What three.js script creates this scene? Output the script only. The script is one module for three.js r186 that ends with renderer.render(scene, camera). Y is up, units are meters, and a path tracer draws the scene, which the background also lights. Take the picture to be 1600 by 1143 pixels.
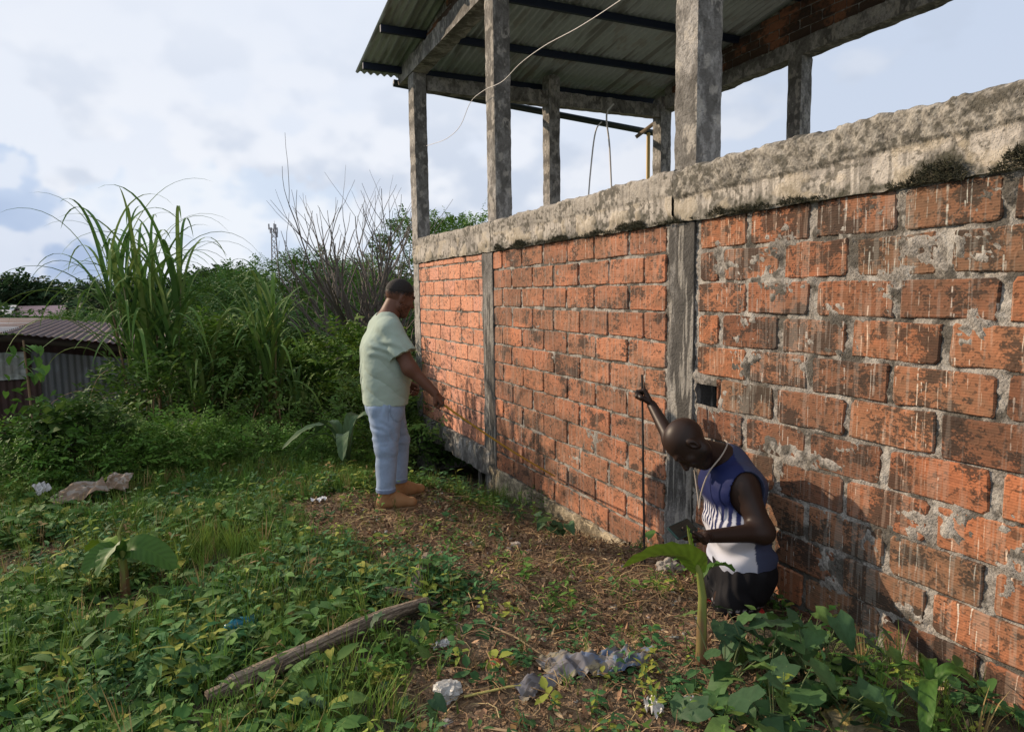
import * as THREE from 'three';
import { mergeGeometries } from 'three/addons/utils/BufferGeometryUtils.js';

// ---------------------------------------------------------------- camera, sky, sun, exposure
const scene = new THREE.Scene();
const EYE = 1.7;
const camera = new THREE.PerspectiveCamera(56.47, 1600 / 1143, 0.05, 4000);
camera.rotation.order = 'YXZ';
camera.position.set(0, EYE, 0);
camera.rotation.set(-0.10674, -0.42761, -0.014);

const renderer = new THREE.WebGLRenderer({ antialias: true });
renderer.toneMapping = THREE.LinearToneMapping;
renderer.toneMappingExposure = 1.14;
renderer.shadowMap.enabled = true;

const sun = new THREE.DirectionalLight(0xffe6c8, 4.7);
const SUN = new THREE.Vector3(-1, 0.66, -1.25).normalize();
sun.position.copy(SUN).multiplyScalar(40);
sun.target.position.set(0, 0, -5);
sun.castShadow = true;
sun.shadow.radius = 1.4;
sun.shadow.mapSize.set(4096, 4096);
Object.assign(sun.shadow.camera, { left: -22, right: 22, top: 22, bottom: -22, near: 1, far: 90 });
scene.add(sun, sun.target);
sun.name = 'sun';

// ---------------------------------------------------------------- noise and helpers
let seed = 7;
const rnd = () => { seed = (seed + 0x6d2b79f5) | 0; let t = Math.imul(seed ^ (seed >>> 15), 1 | seed); t = (t + Math.imul(t ^ (t >>> 7), 61 | t)) ^ t; return ((t ^ (t >>> 14)) >>> 0) / 4294967296; };
const rr = (a, b) => a + (b - a) * rnd();
const pick = (a) => a[Math.floor(rnd() * a.length)];
const clamp = (x, a = 0, b = 1) => Math.min(b, Math.max(a, x));
const sm = (a, b, x) => { const t = clamp((x - a) / (b - a)); return t * t * (3 - 2 * t); };
const mix = (a, b, t) => a + (b - a) * t;
const mix3 = (a, b, t) => [a[0] + (b[0] - a[0]) * t, a[1] + (b[1] - a[1]) * t, a[2] + (b[2] - a[2]) * t];
const PERM = new Uint8Array(512), GV = new Float32Array(256);
for (let i = 0; i < 256; i++) { PERM[i] = i; GV[i] = rnd() * 2 - 1; }
for (let i = 255; i > 0; i--) { const j = Math.floor(rnd() * (i + 1)); const t = PERM[i]; PERM[i] = PERM[j]; PERM[j] = t; }
for (let i = 0; i < 256; i++) PERM[256 + i] = PERM[i];
function n2(x, y) {          // value noise, -1..1
  const xi = Math.floor(x), yi = Math.floor(y); let u = x - xi, v = y - yi;
  u = u * u * (3 - 2 * u); v = v * v * (3 - 2 * v);
  const X = xi & 255, Y = yi & 255, a = PERM[X] + Y, b = PERM[(X + 1) & 255] + Y;
  const p = GV[PERM[a & 511]], q = GV[PERM[b & 511]], r = GV[PERM[(a + 1) & 511]], s = GV[PERM[(b + 1) & 511]];
  return p + (q - p) * u + (r - p) * v + (p - q - r + s) * u * v;
}
function n3(x, y, z) { const zi = Math.floor(z); let w = z - zi; w = w * w * (3 - 2 * w); return mix(n2(x + zi * 17.13, y + zi * 5.71), n2(x + (zi + 1) * 17.13, y + (zi + 1) * 5.71), w); }
function fbm(x, y, o = 4) { let s = 0, a = 0.5; for (let i = 0; i < o; i++) { s += a * n2(x, y); x = x * 2.03 + 11.3; y = y * 2.03 + 4.7; a *= 0.5; } return s; }
function fbm3(x, y, z, o = 3) { let s = 0, a = 0.5; for (let i = 0; i < o; i++) { s += a * n3(x, y, z); x = x * 2.03 + 3.3; y = y * 2.03 + 4.7; z = z * 2.03 + 1.9; a *= 0.5; } return s; }
const lin2s = (c) => (c <= 0.0031308 ? c * 12.92 : 1.055 * Math.pow(c, 1 / 2.4) - 0.055);
const LUT = new Uint8Array(4096); for (let i = 0; i < 4096; i++) LUT[i] = Math.round(255 * lin2s(i / 4095));
function colourMap(w, h, f) {          // f(u, v) -> linear rgb
  const d = new Uint8Array(w * h * 4);
  for (let j = 0, k = 0; j < h; j++) for (let i = 0; i < w; i++, k += 4) {
    const c = f((i + 0.5) / w, (j + 0.5) / h);
    d[k] = LUT[(clamp(c[0]) * 4095) | 0]; d[k + 1] = LUT[(clamp(c[1]) * 4095) | 0]; d[k + 2] = LUT[(clamp(c[2]) * 4095) | 0]; d[k + 3] = 255;
  }
  return texture(d, w, h, true);
}
function greyMap(w, h, f) {
  const d = new Uint8Array(w * h * 4);
  for (let j = 0, k = 0; j < h; j++) for (let i = 0; i < w; i++, k += 4) { const c = (clamp(f((i + 0.5) / w, (j + 0.5) / h)) * 255) | 0; d[k] = d[k + 1] = d[k + 2] = c; d[k + 3] = 255; }
  return texture(d, w, h, false);
}
function texture(d, w, h, colour) {
  const t = new THREE.DataTexture(d, w, h); t.magFilter = THREE.LinearFilter; t.minFilter = THREE.LinearMipmapLinearFilter; t.generateMipmaps = true;
  t.wrapS = t.wrapT = THREE.MirroredRepeatWrapping; if (colour) t.colorSpace = THREE.SRGBColorSpace; t.needsUpdate = true; return t;
}
const lin = (r, g, b) => new THREE.Color().setRGB(r, g, b);
const std = (c, o = {}) => new THREE.MeshStandardMaterial({ color: Array.isArray(c) ? lin(...c) : c, roughness: 0.9, metalness: 0, side: THREE.DoubleSide, ...o });
const leafMat = (c, o = {}) => new THREE.MeshPhysicalMaterial({ color: Array.isArray(c) ? lin(...c) : c, roughness: 0.75, side: THREE.DoubleSide, transmission: 0.3, thickness: 0, specularIntensity: 0.25, ...o });

const taken = new Map();
const numbered = (n) => { const k = taken.get(n) || 0; taken.set(n, k + 1); return k ? n + '_' + String(k).padStart(3, '0') : n; };
function tag(o, label, category, group, kind) { o.userData.label = label; o.userData.category = category; if (group) o.userData.group = group; if (kind) o.userData.kind = kind; return o; }
function thing(name, label, category, pos = [0, 0, 0], group) { const g = new THREE.Group(); g.name = numbered(name); g.position.set(...pos); scene.add(g); return tag(g, label, category, group); }
function part(name, geo, mat, parent, label) { const m = new THREE.Mesh(geo, mat); m.name = name; m.castShadow = m.receiveShadow = true; if (label) m.userData.label = label; parent.add(m); return m; }
function single(name, geo, mat, label, category, group, kind) { const m = new THREE.Mesh(geo, mat); m.name = numbered(name); m.castShadow = m.receiveShadow = true; scene.add(m); return tag(m, label, category, group, kind); }
function structure(name, geo, mat) { const m = new THREE.Mesh(geo, mat); m.name = name; m.castShadow = m.receiveShadow = true; m.userData.kind = 'structure'; scene.add(m); return m; }
const V = (x, y, z) => new THREE.Vector3(x, y, z);

function geoFrom(pos, idx, uv, col) {
  const g = new THREE.BufferGeometry();
  g.setAttribute('position', new THREE.Float32BufferAttribute(pos, 3));
  if (uv) g.setAttribute('uv', new THREE.Float32BufferAttribute(uv, 2));
  if (col) g.setAttribute('color', new THREE.Float32BufferAttribute(col, 3));
  if (idx) g.setIndex(idx);
  g.computeVertexNormals(); return g;
}
// tapered, slightly crooked tube through points [x,y,z,r]
function limb(pts, sides = 7, cap = true) {
  const P = pts.map((p) => V(p[0], p[1], p[2])), pos = [], idx = [], uv = []; let n = V(0.31, 0.2, 0.93), L = 0;
  for (let i = 0; i < P.length; i++) {
    const t = P[Math.min(i + 1, P.length - 1)].clone().sub(P[Math.max(i - 1, 0)]).normalize();
    n = n.clone().sub(t.clone().multiplyScalar(n.dot(t))).normalize(); const b = t.clone().cross(n);
    if (i) L += P[i].distanceTo(P[i - 1]);
    for (let k = 0; k <= sides; k++) { const a = k / sides * 6.2832, c = Math.cos(a) * pts[i][3], s = Math.sin(a) * pts[i][3]; pos.push(P[i].x + n.x * c + b.x * s, P[i].y + n.y * c + b.y * s, P[i].z + n.z * c + b.z * s); uv.push(k / sides, L); }
  }
  const w = sides + 1;
  for (let i = 0; i < P.length - 1; i++) for (let k = 0; k < sides; k++) { const a = i * w + k; idx.push(a, a + 1, a + w, a + 1, a + w + 1, a + w); }
  if (cap) for (const e of [0, P.length - 1]) { const c = pos.length / 3; pos.push(P[e].x, P[e].y, P[e].z); uv.push(0.5, e ? L : 0); for (let k = 0; k < sides; k++) e ? idx.push(e * w + k, e * w + k + 1, c) : idx.push(k + 1, k, c); }
  return geoFrom(pos, idx, uv);
}
// chamfered box with world-metre uv
function block(x0, x1, y0, y1, z0, z1, ch = 0.006) {
  const cx = (x0 + x1) / 2, cy = (y0 + y1) / 2, cz = (z0 + z1) / 2, hx = (x1 - x0) / 2, hy = (y1 - y0) / 2, hz = (z1 - z0) / 2;
  const pos = [], uv = [];
  const tri = (a, b, c, ax) => { for (const p of [a, b, c]) { pos.push(cx + p[0], cy + p[1], cz + p[2]); uv.push(ax === 0 ? cz + p[2] : cx + p[0], ax === 1 ? cz + p[2] : cy + p[1]); } };
  const q = (a, b, c, d, ax) => { tri(a, b, c, ax); tri(a, c, d, ax); };
  const c = Math.min(ch, hx * 0.45, hy * 0.45, hz * 0.45), X = hx - c, Y = hy - c, Z = hz - c;
  for (const s of [-1, 1]) {
    const o = (l) => (s > 0 ? l : l.reverse());
    q(...o([[s * hx, -Y, -Z], [s * hx, Y, -Z], [s * hx, Y, Z], [s * hx, -Y, Z]]), 0);
    q(...o([[-X, s * hy, -Z], [-X, s * hy, Z], [X, s * hy, Z], [X, s * hy, -Z]]), 1);
    q(...o([[-X, -Y, s * hz], [X, -Y, s * hz], [X, Y, s * hz], [-X, Y, s * hz]]), 2);
  }
  for (const a of [-1, 1]) for (const b of [-1, 1]) {
    q([-X, a * hy, b * Z], [X, a * hy, b * Z], [X, a * Y, b * hz], [-X, a * Y, b * hz], 2);
    q([a * hx, -Y, b * Z], [a * hx, Y, b * Z], [a * X, Y, b * hz], [a * X, -Y, b * hz], 2);
    q([a * hx, b * Y, -Z], [a * hx, b * Y, Z], [a * X, b * hy, Z], [a * X, b * hy, -Z], 1);
    for (const d of [-1, 1]) tri([a * hx, b * Y, d * Z], [a * X, b * hy, d * Z], [a * X, b * Y, d * hz], 2);
  }
  return geoFrom(pos, null, uv);
}
// block whose faces are subdivided and roughened, for cast concrete
function rough(x0, x1, y0, y1, z0, z1, cell, amp, f = 9, edge = 0.012) {
  const nx = Math.max(2, Math.round((x1 - x0) / cell)), ny = Math.max(2, Math.round((y1 - y0) / cell)), nz = Math.max(2, Math.round((z1 - z0) / cell));
  const g = new THREE.BoxGeometry(x1 - x0, y1 - y0, z1 - z0, nx, ny, nz); g.translate((x0 + x1) / 2, (y0 + y1) / 2, (z0 + z1) / 2);
  const p = g.attributes.position, nn = g.attributes.normal, uv = g.attributes.uv;
  for (let i = 0; i < p.count; i++) {
    let x = p.getX(i), y = p.getY(i), z = p.getZ(i);
    uv.setXY(i, Math.abs(nn.getX(i)) > 0.5 ? z : Math.abs(nn.getZ(i)) > 0.5 ? x + 0.37 : z, Math.abs(nn.getY(i)) > 0.5 ? x : y);
    const ex = Math.min(x - x0, x1 - x), ey = Math.min(y - y0, y1 - y), ez = Math.min(z - z0, z1 - z);
    const near = (e) => Math.max(0, 1 - e / edge);
    const kx = near(ex), ky = near(ey), kz = near(ez), chip = 0.35 + 0.9 * Math.max(0, fbm3(x * 6, y * 6, z * 6, 2) + 0.25);
    const w = (kx * ky + ky * kz + kx * kz) * chip * edge * 0.45;
    const d = amp * fbm3(x * f, y * f, z * f, 3) * 2 + 0.0015 * n3(x * 60, y * 60, z * 60);
    const sx = x - x0 < x1 - x ? 1 : -1, sy = y - y0 < y1 - y ? 1 : -1, sz = z - z0 < z1 - z ? 1 : -1;
    p.setXYZ(i, x + sx * kx * (w + d), y + sy * ky * (w + d), z + sz * kz * (w + d));
  }
  g.computeVertexNormals(); return g;
}

// ---------------------------------------------------------------- sky (computed: air and clouds only)
{
  const w = 2048, h = 1024, d = new Float32Array(w * h * 4), D = 180 / Math.PI;
  for (let j = 0; j < h; j++) {
    const el = ((j + 0.5) / h - 0.5) * Math.PI, e = el * D;
    for (let i = 0; i < w; i++) {
      const phi = ((i + 0.5) / w - 0.5) * 2 * Math.PI, x = Math.cos(el) * Math.cos(phi), z = Math.cos(el) * Math.sin(phi), y = Math.sin(el);
      let A = Math.atan2(x, -z) * D - 24.5; if (A < -180) A += 360; if (A > 180) A -= 360;      // degrees to the right of the house-and-yard view
      const sd = clamp(x * SUN.x + y * SUN.y + z * SUN.z, -1, 1), near = Math.exp(-(1 - sd) * 2.2);
      // clear air
      let c = mix3([0.66, 0.75, 0.90], [0.36, 0.52, 0.84], sm(2, 75, e));
      c = mix3(c, [0.95, 0.95, 0.95], near * 0.6);
      // thin veil drawn over most of the sky, open towards the right
      const px = x / (Math.max(y, 0) + 0.22), pz = z / (Math.max(y, 0) + 0.22);
      const veil = clamp(0.66 + 0.95 * fbm(px * 0.55 + 3, pz * 0.55, 5) + 0.25 * fbm(px * 2.1 + 8, pz * 0.9, 4) - 0.85 * sm(4, 26, A) * sm(120, 60, A) * sm(2, 9, e), 0, 1);
      c = mix3(c, [0.84, 0.875, 0.94], veil * 0.92);
      // layered cumulus near the horizon
      const q = fbm(A * 0.10 + 7, e * 0.20 + 2, 6), q2 = fbm(A * 0.22 + 31, e * 0.34, 5);
      const lump = sm(-0.02, 0.16, q + 0.10 - e * 0.012 + 0.10 * Math.exp(-Math.pow((A - 4) / 16, 2)));
      const shade = sm(-0.25, 0.35, q2 + 0.5 * (q - fbm(A * 0.10 + 6.8, e * 0.20 + 2.25, 6)));
      c = mix3(c, mix3([0.55, 0.62, 0.74], [0.92, 0.93, 0.96], shade), lump * 0.62 * sm(24, 7, e));
      // big blue-grey cumulus bank low on the left
      const edge = Math.min(17, 12.0 - 1.05 * (A + 37)) * sm(-95, -60, A) + 1.6 * fbm(A * 0.16 + 50, 1.5, 4) - 1.0 + 2.6 * fbm(A * 0.55, e * 0.55 + 9, 5) + 2.2 * Math.abs(fbm(A * 0.9 + 4, e * 0.9, 5));
      const bank = sm(0, 0.45, edge - e) * sm(-1, 1, e + 2);
      const rim = sm(2.6, 0.2, edge - e) * sm(-0.1, 0.3, fbm(A * 0.5 + 5, e * 0.5, 3));
      let bc = mix3([0.36, 0.47, 0.68], [0.56, 0.67, 0.85], sm(0, 10, e + 4 * q2));
      bc = mix3(bc, [0.93, 0.94, 0.96], Math.max(rim * 0.8, sm(0.16, 0.28, q2 + 0.15 * Math.exp(-Math.pow((e - 4.0) / 1.5, 2)) + 0.1 * fbm(A * 1.3, e * 1.3, 4)) * 0.5));
      c = mix3(c, bc, bank * 0.92);
      const bank2 = sm(0, 0.5, 9.5 + 2.5 * fbm(A * 0.2 + 20, 3, 4) - 0.030 * (A + 22) * (A + 22) + 2.6 * fbm(A * 0.6 + 3, e * 0.6, 4) - e) * sm(1.0, 4.0, e); c = mix3(c, mix3([0.66, 0.77, 0.92], [0.84, 0.89, 0.95], sm(-0.1, 0.3, q2)), bank2 * 0.65 * (1 - bank));
      // pale strip on the horizon, and the unlit air below it
      c = mix3(c, [0.80, 0.84, 0.90], sm(2.2, 0.2, e) * 0.65);
      if (e < 0) c = mix3(c, [0.22, 0.24, 0.22], sm(0, -6, e));
      const k = (j * w + i) * 4; const lum = mix(0.89, 0.80, sm(-4, 26, A) * sm(140, 90, A)); d[k] = c[0] * lum; d[k + 1] = c[1] * lum * 1.005; d[k + 2] = c[2] * lum * 1.02; d[k + 3] = 1;
    }
  }
  const t = new THREE.DataTexture(d, w, h, THREE.RGBAFormat, THREE.FloatType); t.mapping = THREE.EquirectangularReflectionMapping; t.magFilter = t.minFilter = THREE.LinearFilter; t.needsUpdate = true;
  scene.background = t; scene.environment = t;
}

// ---------------------------------------------------------------- ground
const CTRL = [[0, 0, .05], [-1, -3, .07], [-2, -1, .05], [0, -2.8, .06], [.8, -2.3, .05], [1.6, -1.9, .05], [1.9, -2.25, .07], [2.2, -1.75, .03], [2.9, -1.5, -.1], [2.9, -2.2, -.13], [2.9, -2.8, -.17], [2.45, -2.6, -.1], [2.15, -2.05, .08],
  [2.2, -3.1, .0], [2.4, -3.4, -.05], [2.95, -3.7, -.27], [2.66, -3.7, -.12], [2.95, -5.2, -.5], [2.6, -4.8, -.46], [2.2, -5, -.17], [1.4, -5.35, .03], [1.36, -5.7, .0], [2, -4.5, .0], [2.45, -4.1, -.24], [1.5, -3.5, .07], [1, -3.4, .06], [.5, -4.9, .04], [-.6, -4.9, .02], [-1.3, -5.4, 0], [-1, -6.8, -.05], [.8, -6.5, -.1], [1.6, -6.6, -.2],
  [2.3, -6.6, -.45], [2.9, -7.2, -.7], [2.5, -8.2, -.85], [3, -9.9, -1], [1.5, -9, -.8], [0, -9, -.4], [-2, -9, -.8], [-4, -9, -1.5], [-3.5, -7, -.5], [-3, -4, 0], [-6, -5, -.4], [-5, 0, .1], [5, -5, -.7], [5, -1, -.1], [5, -9, -1.1], [8, -5, -.8], [3, 2, 0], [8, 3, -.2], [-8, -14, -2.2], [-2.5, -12, -1.6], [0, -16, -2], [6, -16, -1.9], [12, -12, -1.8], [-20, -20, -2.6], [20, -25, -2.6], [0, -35, -2.8], [-30, 0, -1.6], [30, 0, -1.6], [0, 30, -.5]];
function G0(x, z) {
  let s = 0, w = 0;
  for (const c of CTRL) { const d2 = (x - c[0]) ** 2 + (z - c[1]) ** 2, k = Math.exp(-d2 * 3.2) + 0.012 / (d2 * d2 + 0.05); s += k * c[2]; w += k; }
  return s / w;
}
function G(x, z) {
  const r = Math.hypot(x, z); if (r > 60) return -2.8 - sm(60, 200, r) * 0.6 + 1.2 * fbm(x * 0.01, z * 0.01, 2);
  return mix(G0(x, z), -2.8 + 1.2 * fbm(x * 0.01, z * 0.01, 2), sm(25, 60, r)) + 0.05 * fbm(x * 1.7, z * 1.7, 3) + 0.028 * fbm(x * 7, z * 7, 2);
}
const inPoly = (x, z, P) => { let c = false; for (let i = 0, j = P.length - 1; i < P.length; j = i++) if ((P[i][1] > z) !== (P[j][1] > z) && x < (P[j][0] - P[i][0]) * (z - P[i][1]) / (P[j][1] - P[i][1]) + P[i][0]) c = !c; return c; };
const polyD = (x, z, P) => { let d = 1e9; for (let i = 0, j = P.length - 1; i < P.length; j = i++) { const ax = P[j][0], az = P[j][1], bx = P[i][0] - ax, bz = P[i][1] - az, t = clamp(((x - ax) * bx + (z - az) * bz) / (bx * bx + bz * bz)); d = Math.min(d, Math.hypot(x - ax - bx * t, z - az - bz * t)); } return inPoly(x, z, P) ? d : -d; };
const BARE = [[1.2, -5.75], [2.1, -5.6], [2.95, -5.2], [2.98, -3.4], [2.2, -2.6], [1.75, -1.6], [1.2, -1.6], [0.75, -2.3], [0.95, -2.85], [1.25, -3.3], [0.95, -3.9], [0.8, -4.4], [0.55, -5.0], [0.7, -5.5]];
const BARE2 = [[-1.9, -5.6], [-1.1, -5.5], [-0.55, -5.0], [-0.9, -4.75], [-1.7, -4.9]];
function bare(x, z) { const n = fbm(x * 2.3 + 9, z * 2.3, 4); return Math.max(sm(-0.22, 0.22, polyD(x, z, BARE) + n * 0.55), 0.8 * sm(-0.2, 0.25, polyD(x, z, BARE2) + n * 0.5), 0.5 * sm(0.2, 0.45, n)); }
{
  const axis = (lo, hi, step) => { const a = []; for (let v = lo; v <= hi + 1e-6; v += step) a.push(v); let s = step, v = hi; const up = []; while (v < 1800) { s *= 1.22; v += s; up.push(v); } s = step; v = lo; const dn = []; while (v > -1800) { s *= 1.22; v -= s; dn.push(v); } return [...dn.reverse(), ...a, ...up]; };
  const xs = axis(-3.2, 3.4, 0.045), zs = axis(-8.6, -0.6, 0.045), pos = [], uv = [], col = [], idx = [];
  for (const z of zs) for (const x of xs) {
    pos.push(x, G(x, z), z); uv.push(x, z);
    const b = bare(x, z), far = sm(9, 16, Math.hypot(x, z));
    let c = mix3([0.060, 0.052, 0.026], [0.190, 0.128, 0.076], b);
    c = mix3(c, [0.055, 0.085, 0.025], far); const k = 1 + 0.35 * fbm(x * 5, z * 5, 3); col.push(c[0] * k, c[1] * k, c[2] * k);
  }
  const w = xs.length; for (let j = 0; j < zs.length - 1; j++) for (let i = 0; i < w - 1; i++) { const a = j * w + i; idx.push(a, a + w, a + 1, a + 1, a + w, a + w + 1); }
  const soil = colourMap(512, 512, (u, v) => { const a = fbm(u * 40, v * 40, 4), b = n2(u * 150, v * 150), k = 0.95 + 0.5 * a + 0.25 * b; return [k * 0.95, k * 0.93, k * 0.9].map((t) => t * 0.8); });
  const soilB = greyMap(512, 512, (u, v) => 0.5 + 0.5 * fbm(u * 60, v * 60, 4) + 0.2 * n2(u * 180, v * 180));
  structure('ground', geoFrom(pos, idx, uv, col), std([1.15, 1.15, 1.15], { map: soil, bumpMap: soilB, bumpScale: 0.02, vertexColors: true, roughness: 1 }));
}

// ---------------------------------------------------------------- the unfinished house
const W = 3.0;
const house = thing('unfinished_house', 'unfinished hollow-brick house with concrete columns and a corrugated metal roof', 'house');
const concreteT = colourMap(1024, 1024, (u, v) => {           // 2 m x 2 m, board marks, mould and pale runs
  const x = u * 2, y = v * 2; let c = 0.30 + 0.11 * fbm(x * 5, y * 5, 4) + 0.06 * n2(x * 90, y * 90);
  let r = [c * 1.02, c * 0.98, c * 0.92];
  const board = Math.abs(((x * 11) % 1) - 0.5) < 0.03 ? 0.93 : 1; r = r.map((t) => t * board);
  const streak = sm(0.10, 0.45, fbm(x * 11, y * 6, 4) + 0.45 * fbm(x * 4 + 5, y * 4, 4));
  r = mix3(r, [0.070, 0.064, 0.056], streak * 0.6);
  r = mix3(r, [0.10, 0.095, 0.085], sm(0.12, 0.3, fbm(x * 30 + 3, y * 22, 4)) * 0.5);
  const mould = sm(0.08, 0.34, fbm(x * 4 + 40, y * 3, 6) + 0.2 * fbm(x * 40, y * 30, 3)); r = mix3(r, [0.065, 0.061, 0.052], mould * 0.6);
  const pale = sm(0.22, 0.46, fbm(x * 16 + 9, y * 11, 4)); return mix3(r, [0.44, 0.41, 0.36], pale * 0.6);
});
const grainB = greyMap(512, 512, (u, v) => 0.5 + 0.45 * fbm(u * 40, v * 40, 5) - (fbm(u * 90, v * 90 + 7, 2) > 0.33 ? 0.35 : 0));
const scaled = (t, s) => { const c = t.clone(); c.repeat.set(s, s); c.needsUpdate = true; return c; };
const concrete = std([1, 1, 1], { map: scaled(concreteT, 0.5), bumpMap: scaled(grainB, 1.6), bumpScale: 0.008, roughness: 0.95 });
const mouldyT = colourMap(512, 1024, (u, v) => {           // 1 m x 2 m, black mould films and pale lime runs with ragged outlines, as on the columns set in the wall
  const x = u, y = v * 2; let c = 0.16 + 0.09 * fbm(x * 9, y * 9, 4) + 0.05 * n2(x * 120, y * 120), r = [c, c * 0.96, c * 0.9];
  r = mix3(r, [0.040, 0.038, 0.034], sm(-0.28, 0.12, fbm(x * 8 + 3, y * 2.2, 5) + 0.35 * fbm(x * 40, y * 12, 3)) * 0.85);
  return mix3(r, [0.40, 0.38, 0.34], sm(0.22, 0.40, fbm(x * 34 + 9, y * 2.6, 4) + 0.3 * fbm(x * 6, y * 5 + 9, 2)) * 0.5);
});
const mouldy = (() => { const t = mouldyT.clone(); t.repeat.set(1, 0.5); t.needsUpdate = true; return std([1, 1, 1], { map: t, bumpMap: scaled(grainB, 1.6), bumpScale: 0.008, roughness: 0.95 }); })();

// clay of one wall bay: scoring, kiln tone, mould patches with outlines, white lime runs
function clayMaps(w, h, z0, zl, y0, yl, o) {
  const drips = [];
  for (let i = 0; i < o.drips; i++) { const z = z0 + rnd() * zl, top = y0 + yl * (1 - Math.pow(rnd(), 1.5) * 0.85); drips.push([z, top, rr(0.05, 0.34), rr(0.0018, 0.0055), rr(0.35, 1)]); }
  const cell = 0.05, bins = new Map(); for (const d of drips) { const b = Math.floor(d[0] / cell); for (const k of [b - 1, b, b + 1]) { if (!bins.has(k)) bins.set(k, []); bins.get(k).push(d); } }
  const col = colourMap(w, h, (u, v) => {
    const z = z0 + u * zl, y = y0 + v * yl;
    const a = fbm(z * 3.1 + o.s, y * 3.1, 4), f = n2(z * 160, y * 110), sc = Math.pow(Math.abs(Math.sin(y * 255 + a * 1.2)), 8);
    let r = mix3(o.c0, o.c1, clamp(0.5 + a * 1.3)); let k = 1 + 0.10 * f - 0.10 * sc + 0.14 * n2(z * 7, y * 95); r = [r[0] * k, r[1] * k, r[2] * k];
    const film = sm(-0.15, 0.45, fbm(z * 2.2 + 70 + o.s, y * 4.6, 4) + o.film); r = mix3(r, [0.135, 0.080, 0.048], film * (0.55 + 0.25 * n2(z * 38, y * 60)));
    const m = fbm(z * 9 + o.s, y * 12 + 30, 5) * 0.8 + 0.55 * fbm(z * 2.3 + 12 + o.s, y * 2.9, 3); const mould = sm(o.mould, o.mould + 0.15, m + 0.16 * n2(z * 60, y * 130) + 0.16 * n2(z * 190, y * 210)); r = mix3(r, [0.034, 0.024, 0.017], mould * 0.85); const speck = sm(0.30, 0.42, fbm(z * 45 + o.s, y * 60, 3) + 0.25 * m); r = mix3(r, [0.045, 0.028, 0.018], speck * 0.7);
    const runs = sm(0.20, 0.42, fbm(z * 55 + 3, y * 3.2 + o.s, 3) + 0.35 * fbm(z * 2.1, y * 2.1 + 17, 2)) * o.runs; r = mix3(r, [0.34, 0.30, 0.26], runs);
    const L = bins.get(Math.floor(z / cell));
    if (L) for (const d of L) { const t = (d[1] - y) / d[2]; if (t < 0 || t > 1) continue; const dz = Math.abs(z - d[0] - 0.004 * n2(y * 9, d[0] * 50)), wd = d[3] * (1 - 0.55 * t) * (0.8 + 0.5 * n2(y * 60, d[0] * 31)); if (dz < wd) r = mix3(r, [0.50, 0.47, 0.42], d[4] * (0.35 + 0.65 * sm(wd, wd * 0.4, dz)) * sm(-0.5, 0.1, n2(y * 45, d[0] * 77))); }
    return r;
  });
  const bmp = greyMap(w >> 1, h >> 1, (u, v) => { const z = z0 + u * zl, y = y0 + v * yl; return 0.55 + 0.22 * fbm(z * 22, y * 22, 4) - 0.20 * Math.pow(Math.abs(Math.sin(y * 255 + fbm(z * 3.1 + o.s, y * 3.1, 4) * 1.2)), 8) - 0.3 * sm(0.28, 0.4, fbm(z * 70, y * 70 + 5, 2)); });
  return { map: col, bumpMap: bmp };
}
function brickGeo(z0, z1, y0, y1, face, m, o = {}) {          // ragged, worn-edged block face; uv follows the bay
  const hz = (z1 - z0) / 2, hy = (y1 - y0) / 2, cz = (z0 + z1) / 2, cy = (y0 + y1) / 2, j = o.j ?? 0.006, r = 0.012, P = [];
  const add = (a, b) => P.push([a + rr(-j, j), b + rr(-j, j)]);
  for (const [sa, sb] of [[-1, -1], [1, -1], [1, 1], [-1, 1]]) {
    const c = r * rr(0.4, 1.8);
    if (sa * sb > 0) { add(sa * hz, sb * (hy - c)); add(sa * (hz - c), sb * hy); } else { add(sa * (hz - c), sb * hy); add(sa * hz, sb * (hy - c)); }
    if (sb < 0 && sa < 0) { add(-hz * 0.33, -hy); add(hz * 0.33, -hy); } else if (sb > 0 && sa > 0) { add(hz * 0.33, hy); add(-hz * 0.33, hy); }
  }
  const ta = rr(-0.008, 0.008), tb = rr(-0.012, 0.012), pos = [], uv = [], put = (p, dx) => { const z = cz + p[0], y = cy + p[1]; pos.push(face + dx + ta * p[0] + tb * p[1], y, z); uv.push((z - m[0]) / m[1], (y - m[2]) / m[3]); };
  const ins = P.map((p) => [p[0] * (1 - 0.006 / hz), p[1] * (1 - 0.006 / hy)]), n = P.length, back = o.back ?? 0.07;
  for (let i = 0; i < n; i++) {
    const k = (i + 1) % n;
    put([0, 0], 0); put(ins[k], 0); put(ins[i], 0);
    put(ins[i], 0); put(ins[k], 0); put(P[k], 0.006); put(ins[i], 0); put(P[k], 0.006); put(P[i], 0.006);
    put(P[i], 0.006); put(P[k], 0.006); put(P[k], back); put(P[i], 0.006); put(P[k], back); put(P[i], back);
  }
  return geoFrom(pos, null, uv);
}
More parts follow.
